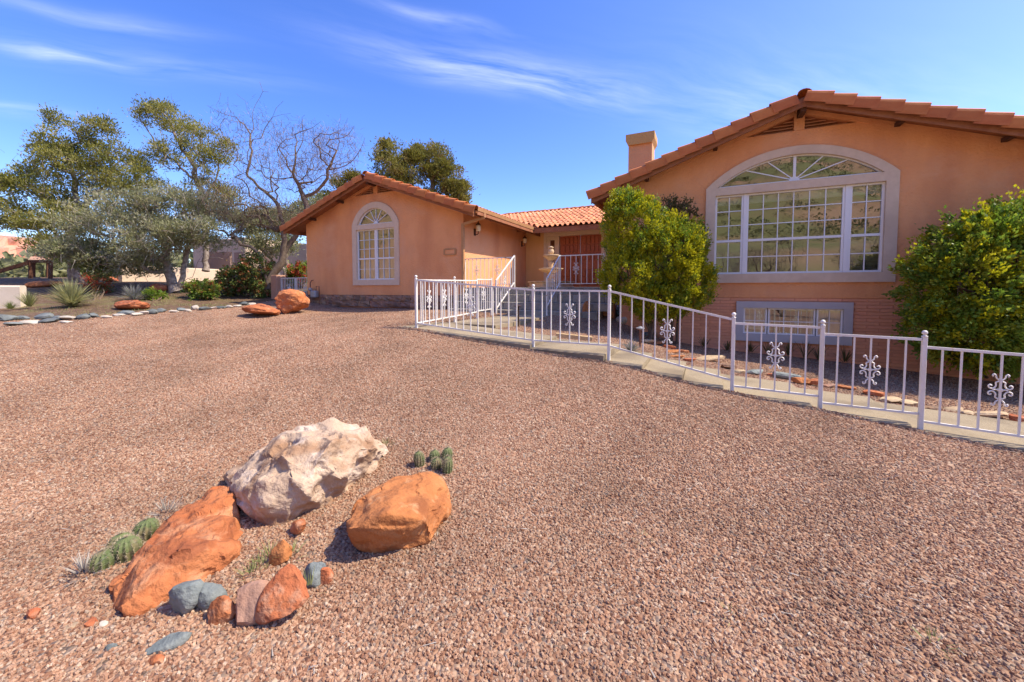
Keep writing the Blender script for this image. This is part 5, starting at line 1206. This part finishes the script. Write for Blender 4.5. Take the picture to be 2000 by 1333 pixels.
# ---- shrubs
def shrub(name, label, base, blobs, mats, n_clump, per, leaf, clump, up=.9, group=None, stems=7, cat='shrub', spread=.6, wood='shrub_wood'):
    root = empty(name, tuple(base), label, cat, group); base = np.array(base)
    vol = np.array([b[1][0] * b[1][1] + b[1][0] * b[1][2] for b in blobs]); cnt = (vol / vol.sum() * n_clump).astype(int); C_ = []; O_ = []
    for (c, rad), n in zip(blobs, cnt):
        v = unit(rng.normal(size=(n, 3))); u_ = rng.uniform(.62, 1.04, n)[:, None]
        loc = v * np.array(rad) * u_; C_.append(np.array(c) + loc); O_.append(unit(v / np.array(rad)))
    C_, O_ = np.concatenate(C_), np.concatenate(O_)
    # drop clumps lying deep inside another lobe
    keep = np.ones(len(C_), bool)
    for c, rad in blobs: keep &= (((C_ - np.array(c)) / np.array(rad)) ** 2).sum(1) > .30
    C_, O_ = C_[keep], O_[keep]; k = np.repeat(np.arange(len(C_)), per); n = len(k); sz = clump * rng.uniform(.6, 1.4, len(C_))[k][:, None]
    ax = unit(O_ * spread + np.array([0, 0, up]) + rng.normal(size=C_.shape) * .25)
    along = rng.uniform(-.9, 1.1, n)[:, None]
    P = C_[k] + ax[k] * along * sz + rng.normal(size=(n, 3)) * sz * .42
    D = ax[k] * .8 + unit(rng.normal(size=(n, 3))) * .75 + O_[k] * .3
    parts = rng.integers(0, len(mats), len(C_))
    for j, mm in enumerate(mats):
        s_ = parts[k] == j
        leaves('foliage', P[s_], D[s_], leaf[0] * rng.uniform(.65, 1.25, s_.sum()), leaf[1] * rng.uniform(.75, 1.25, s_.sum()), mm, root)
    sk = MB()
    for _ in range(stems):
        tgt = C_[rng.integers(0, len(C_))]; a = base + np.array([rng.uniform(-.12, .12), rng.uniform(-.12, .12), -.08]); mid = (a + tgt) / 2 + rng.normal(size=3) * .08; pts = [a, a + (mid - a) * .5 + rng.normal(size=3) * .04, mid, mid + (tgt - mid) * .6]
        sk.tube(pts, [.035, .028, .02, .008], 6)
    for _ in range(stems * 9):
        tgt = C_[rng.integers(0, len(C_))]; c = np.array(blobs[rng.integers(0, len(blobs))][0]); sk.tube([c, (c + tgt) / 2 + rng.normal(size=3) * .05, tgt], [.012, .008, .003], 3)
    sk.build('stems', MAT[wood], root); return root
def lobes(d0, *q):  # (px, py, rx, ry, rz[, dd]) -> ellipsoids in world axes
    return [(tuple(at(px, py, d0 + (r[3] if len(r) > 3 else 0))), (r[0], r[1], r[2])) for px, py, *r in q]
bd = 8.45
shrub('green_bush', 'tall bright yellow green bush beside the front steps', (at(1280, 640, bd)[0], at(1280, 640, bd)[1], gz(at(1280, 640, bd)[0], at(1280, 640, bd)[1])),
    lobes(bd, (1238, 450, .66, .62, .78), (1228, 540, .60, .60, .62), (1305, 500, .72, .62, .85), (1335, 555, .62, .58, .60), (1290, 590, .62, .55, .42), (1345, 475, .35, .4, .45), (1222, 408, .40, .40, .38)), ['bush_bright', 'bush_bright', 'bush_bright', 'bush_deep'], 2300, 40, (.052, .014), .075, up=1.1)
sb = at(1322, 470, 9.1)
shrub('dull_shrub', 'dull brownish shrub top peeping over the bright bush', (sb[0], sb[1], gz(sb[0], sb[1])), lobes(9.1, (1318, 425, .42, .3, .42), (1300, 470, .4, .3, .5)), ['bush_dull'], 190, 40, (.05, .014), .08, up=.5, stems=4)
rd = 6.45
shrub('green_bush', 'large round green shrub at the right edge in front of the wall', tuple(ground_at(1925, 735)[0]),
    lobes(rd, (1870, 560, .72, .7, .72), (1930, 500, .8, .75, .75), (1990, 560, .95, .8, 1.05), (1880, 640, .72, .7, .55), (1960, 660, .85, .75, .55), (2060, 520, .8, .8, 1.2), (1985, 440, .45, .45, .40), (1905, 440, .26, .26, .20), (2080, 650, .8, .7, .7)), ['bush_deep', 'bush_deep', 'bush_bright'], 2100, 42, (.064, .020), .095, up=.35, spread=1.0, stems=9)
pb, _ = ground_at(485, 577)
shrub('photinia_shrub', 'dark green shrub with red new leaves beside the bare tree', tuple(pb), lobes(17.0, (470, 545, .85, .7, .55), (500, 525, .6, .6, .6), (445, 560, .5, .5, .38), (515, 565, .45, .5, .35)), ['photinia'], 420, 34, (.09, .03), .13, up=.3, spread=1, group='garden shrubs left of the house')
pb, _ = ground_at(393, 580)
shrub('photinia_shrub', 'low rounded green shrub right of the forked juniper trunk', tuple(pb), lobes(15.9, (393, 566, .5, .45, .32), (408, 568, .3, .3, .25)), ['photinia', 'bush_deep'], 130, 34, (.08, .025), .11, up=.3, spread=1, group='garden shrubs left of the house')
pb, _ = ground_at(296, 588)
shrub('photinia_shrub', 'small dark green shrub in front of the grey agave clump', tuple(pb), lobes(15.0, (300, 578, .32, .3, .18)), ['bush_deep'], 60, 30, (.07, .02), .09, up=.4, spread=1, group='garden shrubs left of the house')
pb, _ = ground_at(182, 588)
shrub('russet_shrub', 'russet brown shrub just right of the yucca', tuple(pb), lobes(15.5, (190, 555, .38, .35, .42), (198, 572, .3, .3, .25)), ['photinia', 'red_flower', 'bush_dull'], 110, 30, (.06, .016), .1, up=.3, spread=1, group='garden shrubs left of the house')
pb = at(585, 545, 19); 
shrub('flowering_shrub', 'shrub topped with red flowers behind the side gate', (pb[0], pb[1], gz(pb[0], pb[1])), lobes(19, (585, 528, .6, .5, .32), (590, 535, .6, .5, .35), (575, 545, .5, .4, .3)), ['red_flower', 'bush_deep', 'bush_deep'], 150, 30, (.09, .03), .12, up=.4, spread=1)
pb, _ = ground_at(222, 540)
shrub('green_bush', 'light green juniper bush low behind the yucca', (at(185, 540, 17)[0], at(185, 540, 17)[1], gz(at(185, 540, 17)[0], at(185, 540, 17)[1])), lobes(16.6, (180, 510, .8, .6, .42), (220, 500, .6, .5, .35), (115, 500, .35, .35, .3), (200, 530, .6, .5, .3)), ['bush_deep', 'juniper_grey'], 260, 34, (.07, .02), .13, up=.5, spread=1)
# ---- spiky plants
def rosette(name, label, px, py, n, ln, wd, m, cat='yucca', tilt=(.05, 1.25), group=None, d=None, bend=.12):
    p = ground_at(px, py)[0] if d is None else at(px, py, d); o = empty(name, tuple(p), label, cat, group)
    a = rng.uniform(0, 2 * pi, n); t = rng.uniform(tilt[0], tilt[1], n); D = np.stack([np.sin(t) * np.cos(a), np.sin(t) * np.sin(a), np.cos(t)], 1)
    P = np.tile(p, (n, 1)) + D * .05 + np.array([0, 0, ln * .12]) * rng.random((n, 1)); blades('blades', P, D, ln * rng.uniform(.7, 1.1, n), wd, m, o, bend=bend); return o
rosette('yucca', 'big spiky yucca rosette behind the cobble edging', 140, 600, 420, .92, .016, 'yucca_leaf', tilt=(.05, 1.45))
rosette('agave', 'grey green spiky clump between yucca and forked juniper', 262, 588, 190, .62, .013, 'grey_leaf', tilt=(.1, 1.4))
rosette('grass_tuft', 'tuft of green grass at the end of the low pale wall', 58, 602, 240, .55, .006, 'grass_leaf', 'grass', (.02, .8))
rosette('grass_tuft', 'thin patch of grass along the foot of the low pale wall', 20, 606, 160, .28, .005, 'grass_leaf', 'grass', (.02, 1.0))
for i, (px, py, h) in enumerate(((690, 593, .34), (712, 592, .42), (738, 595, .28), (756, 594, .36), (772, 596, .34), (790, 595, .44))):
    o = rosette('lavender_plant', '%s grey lavender plant from the left along the stone footing' % ORD[i], px, py, 90, h, .012, 'grey_leaf', 'plant', (.0, 1.1), 'grey plants along the footing of the left wing')
for i, (px, py, h) in enumerate(((1375, 682, .3), (1420, 690, .26), (1465, 692, .3), (1500, 697, .34), (1540, 700, .40), (1572, 704, .44), (1600, 708, .40), (1650, 712, .42))):
    o = rosette('iris_clump', '%s dark spiky plant from the left at the foot of the brick wall' % ORD[i], px, py, 26, h, .010, 'bush_dull', 'plant', (.0, .7), 'spiky plants along the brick wall', bend=.2)
rosette('dry_clump', 'round dry grey clump beside the rusty path light', 1232, 690, 160, .20, .006, 'grey_leaf', 'plant', (.1, 1.5))
G3 = 'weed tufts among the boulders'
for px, py, n, ln, lab in ((528, 1100, 30, .09, 'little green weed left of the yellow tan stone'), (566, 1098, 26, .08, 'little green weed right of the yellow tan stone'), (492, 1135, 26, .08, 'green weed above the round brown stone'), (510, 1118, 20, .07, 'green weed between the yellow tan stone and the row'), (756, 878, 26, .07, 'small weed right of the pale boulder'), (604, 1165, 14, .10, 'grass blades beside the teal grey stone'), (165, 1130, 90, .10, 'dry grass under the left hedgehog cacti'), (325, 1010, 60, .09, 'dry grass above the orange boulder')):
    rosette('weed_tuft', lab, px, py, n, ln, .0022, 'grass_leaf' if n < 50 else 'dead_twig', 'weed', (.1, 1.3), G3)
n = 2600; gxr, gyr = rng.uniform(-19, -14.2, n), rng.uniform(4.6, 8.6, n); keep = (in_bed(gxr, gyr) > .05) & (np.array([noise.noise((a * .9, b * .9, 2)) for a, b in zip(gxr, gyr)]) > -.05); gxr, gyr = gxr[keep], gyr[keep]
P = np.stack([gxr, gyr, tz(gxr, gyr)], 1); o = blades('ground_cover', P, np.stack([rng.normal(size=len(P)) * .6, rng.normal(size=len(P)) * .6, np.ones(len(P))], 1), rng.uniform(.04, .12, len(P)), .006, 'grass_leaf', None); setp(o, 'thin low grass between cobble edging and shrubs', 'grass', kind='stuff')

# ---- dry litter blown over the gravel
o = blades('dry_litter', P_, np.stack([rng.normal(size=nl), rng.normal(size=nl), rng.normal(size=nl) * .12 + .05], 1), rng.uniform(.02, .075, nl), rng.uniform(.0012, .0035, nl), 'dead_twig', None, bend=.05); setp(o, 'dry twigs and bits of leaf scattered over the gravel', 'litter', kind='stuff')
for px, py, n_, ln, lab in ((1822, 1270, 26, .05, 'tiny green weed in the gravel at lower right'), (1430, 1212, 16, .035, 'tiny green weed in the gravel right of the centre foreground'), (1255, 1060, 18, .03, 'tiny dry weed in the middle of the foreground gravel')):
    rosette('weed_tuft', lab, px, py, n_, ln, .0018, 'grass_leaf', 'weed', (.1, 1.3), 'weeds in the open gravel')

# ================================================================== BEYOND THE YARD
def wall_run(name, A, B, h, t, m, label, cat, z0=None):
    A, B = np.array(A), np.array(B); n = max(2, int(np.linalg.norm(B - A) / 1.0)); d_ = (B - A) / np.linalg.norm(B - A); s = np.array([-d_[1], d_[0]]) * t / 2; V = []; zt = max(gz(*A), gz(*B)) + h if z0 is None else z0
    for i in range(n + 1):
        c = A + (B - A) * i / n; w = noise.noise((c[0], c[1], 3)) * .015
        V += [(*(c - s), gz(*c) - .3), (*(c - s), zt - .05 + w), (*(c - s * .7), zt + w), (*(c + s * .7), zt + w), (*(c + s), zt - .05 + w), (*(c + s), gz(*c) - .3)]
    F = [(6 * i + j, 6 * i + 6 + j, 6 * i + 7 + j, 6 * i + 1 + j) for i in range(n) for j in range(5)] + [tuple(range(6)), tuple(6 * n + j for j in range(5, -1, -1))]
    return setp(MB().add(V, F).build(name, MAT[m]), label, cat)
a, b = at(-90, 600, 13.0), at(47, 598, 13.6)
wall_run('low_wall', a[:2], b[:2], 0, .3, 'adobe_pale', 'low pale stucco wall ending at the grass tuft, far left', 'wall', z0=1.64)
a, b = at(235, 552, 19), at(545, 553, 27)
wall_run('garden_wall', a[:2], b[:2], 0, .3, 'adobe', 'long tan garden wall behind the forked juniper', 'wall', z0=2.66)
nb = at(470, 525, 31); nz_ = gz(nb[0], nb[1])
nh = empty('adobe_house', (nb[0], nb[1], nz_), 'tan adobe house seen through the branches of the bare tree', 'house')
m = MB(); m.box(nb[0] - 5.5, nb[0] + 1.5, nb[1] - .5, nb[1] + 7, nz_ - .5, nz_ + 3.1); m.box(nb[0] + 1.501, nb[0] + 6.5, nb[1] + .8, nb[1] + 7, nz_ - .5, nz_ + 2.5); m.build('wall', MAT['adobe'], nh, bevel=.06)
MB().box(nb[0] - 3.6, nb[0] - 2.2, nb[1] - .56, nb[1] - .45, nz_ + .9, nz_ + 2.2).build('window', MAT['dark_metal'], nh)
MB().box(nb[0] + .2, nb[0] + 1.2, nb[1] - .56, nb[1] - .45, nz_ - .1, nz_ + 2.0).build('door', MAT['adobe_dark'], nh)
a, b = at(408, 520, 24), at(452, 520, 24)
wall_run('privacy_wall', a[:2], b[:2], 0, .2, 'adobe_dark', 'dark brown wall piece behind the long tan garden wall', 'wall', z0=3.75)
ws = at(78, 560, 21); wz_ = gz(ws[0], ws[1]); sh = empty('wooden_shelter', (ws[0], ws[1], wz_), 'dark wooden shelter with a sloping beam at the far left', 'shelter')
tp = lambda px, py, dd=21: tuple(at(px, py, dd))
for px in (60, 99): MB().bar((*tp(px, 560)[:2], wz_ - .1), (*tp(px, 511)[:2], tp(px, 511)[2]), .14).build('post', MAT['dark_wood'], sh)
for px in (66, 94): MB().bar((*tp(px, 560, 22.6)[:2], wz_ - .1), (*tp(px, 508, 22.6)[:2], tp(px, 508, 22.6)[2]), .12).build('post', MAT['dark_wood'], sh)
a, b, c, d_ = np.array(tp(54, 510)), np.array(tp(101, 509)), np.array(tp(99, 503, 23)), np.array(tp(60, 503, 23)); V = [*(np.array([a, b, c, d_]) + [0, 0, .04]), *(np.array([a, b, c, d_]) - [0, 0, .06])]
MB().add(V, [(0, 1, 2, 3), (7, 6, 5, 4), (0, 4, 5, 1), (1, 5, 6, 2), (2, 6, 7, 3), (3, 7, 4, 0)]).build('roof', MAT['mesa_rock'], sh)
MB().bar(tp(-20, 536, 20.5), tp(62, 512), .12, .18).bar(tp(54, 511), tp(101, 511), .1, .14).build('beam', MAT['dark_wood'], sh)
# red rock mesa far left
def mesa(name, cx, cy, rx, ry, h, seed, label_kind='structure'):
    n, mth = 90, 14; V = []; prof = [(1.0, 0), (.86, .18), (.78, .30), (.74, .34), (.725, .52), (.66, .58), (.64, .62), (.625, .80), (.57, .84), (.55, .96), (.5, 1.0), (.3, 1.02), (.1, 1.03), (.001, 1.03)]
    for q, z in prof:
        for j in range(n):
            a = 2 * pi * j / n; p = Vector((cos(a) * 2.2 + seed, sin(a) * 2.2, z * .8)); k = q * (1 + .30 * fbm(p, 1.0, 4) + .08 * noise.noise(p * 9))
            V.append((cx + rx * k * cos(a), cy + ry * k * sin(a), -1 + h * z * (1 + .25 * noise.noise(Vector((cos(a) * 1.7 + seed, sin(a) * 1.7, 4))))))
    F = [(i * n + j, i * n + (j + 1) % n, (i + 1) * n + (j + 1) % n, (i + 1) * n + j) for i in range(mth - 1) for j in range(n)]
    return setp(MB().add(V, F).build(name, MAT['mesa_rock']), kind='structure')
mc = at(-20, 566, 330); mesa('mesa', mc[0], mc[1], 95, 80, 44, 2.2)
mc = at(-900, 566, 420); mesa('mesa', mc[0], mc[1], 150, 120, 90, 5.2)
# scrubby red hillside behind the photographer (the windows mirror it)
hx, hy = np.meshgrid(np.linspace(-230, 150, 120), np.linspace(-16, -150, 50)); hz = np.zeros_like(hx)
for i in range(hx.shape[0]):
    for j in range(hx.shape[1]):
        p = Vector((hx[i, j] * .018, hy[i, j] * .018, 1.3)); t = min(1, max(0, (-hy[i, j] - 20) / 110)); ridge = (38 + 28 * min(1, max(0, (-hx[i, j] - 15) / 60))) * t ** .9 * (1 + .45 * noise.noise(p * 1.3)) + fbm(p, 2.5, 4) * 5 * t
        hz[i, j] = ridge * max(0, 1 - (abs(hx[i, j] + 30) / 215) ** 3) - 1.0
idh = np.arange(hx.size).reshape(hx.shape)
hm = bpy.data.meshes.new('hillside'); hm.from_pydata(np.stack([hx, hy, hz], -1).reshape(-1, 3).tolist(), [], np.stack([idh[:-1, :-1], idh[1:, :-1], idh[1:, 1:], idh[:-1, 1:]], -1).reshape(-1, 4).tolist()); hm.shade_smooth()
mat('hill_soil', (.34, .20, .10), (.42, .27, .155), scale=.09, bump=.6, bscale=.5, c3=(.20, .20, .07), scale3=.06, bdist=.6, f3=(.42, .6), detail=8)
setp(link('hillside', hm, MAT['hill_soil']), kind='structure')
def scatter_bush(n, fx, fy, hfun, r0, r1, per):
    P, D, Lq = [], [], []
    for _ in range(n):
        x, y = fx(), fy(); z = hfun(x, y); r = random.uniform(r0, r1); v = unit(rng.normal(size=(per, 3))); v[:, 2] = np.abs(v[:, 2]); P.append(np.array([x, y, z]) + v * r * rng.uniform(.7, 1.05, (per, 1)) * np.array([1, 1, .8])); D.append(v + rng.normal(size=v.shape) * .5); Lq.append(np.full(per, r * .26))
    return np.concatenate(P), np.concatenate(D), np.concatenate(Lq)
def hill_z(x, y):
    i = int(np.clip((-16 - y) / (134 / 49), 0, 49)); j = int(np.clip((x + 230) / (380 / 119), 0, 119)); return hz[i, j] - .1
P, D, Lq = scatter_bush(5200, lambda: random.uniform(-200, 120), lambda: -42 - 100 * random.random() ** 1.2, hill_z, .5, 1.7, 44)
setp(leaves('hill_scrub', P, D, Lq, Lq * .35, 'scrub', None), 'grey green scrub covering the hillside behind the viewer', 'scrub', kind='stuff')
def flat_scrub():
    P, D, Lq = [], [], []
    for _ in range(760):
        px = random.uniform(-250, 900); d_ = random.uniform(34, 90); q = at(px, 560, d_)
        if q[1] < 8 and d_ < 40: continue
        z = gz(q[0], q[1]); r = random.uniform(.7, 2.6); v = unit(rng.normal(size=(90, 3))); v[:, 2] = np.abs(v[:, 2]); P.append(np.array([q[0], q[1], z]) + v * r * rng.uniform(.6, 1.05, (90, 1))); D.append(v + rng.normal(size=v.shape) * .5); Lq.append(np.full(90, r * .3))
    return np.concatenate(P), np.concatenate(D), np.concatenate(Lq)
P, D, Lq = flat_scrub()
setp(leaves('far_scrub', P, D, Lq, Lq * .33, 'juniper_grey', None), 'grey green desert scrub in the distance beyond the trees', 'scrub', kind='stuff')
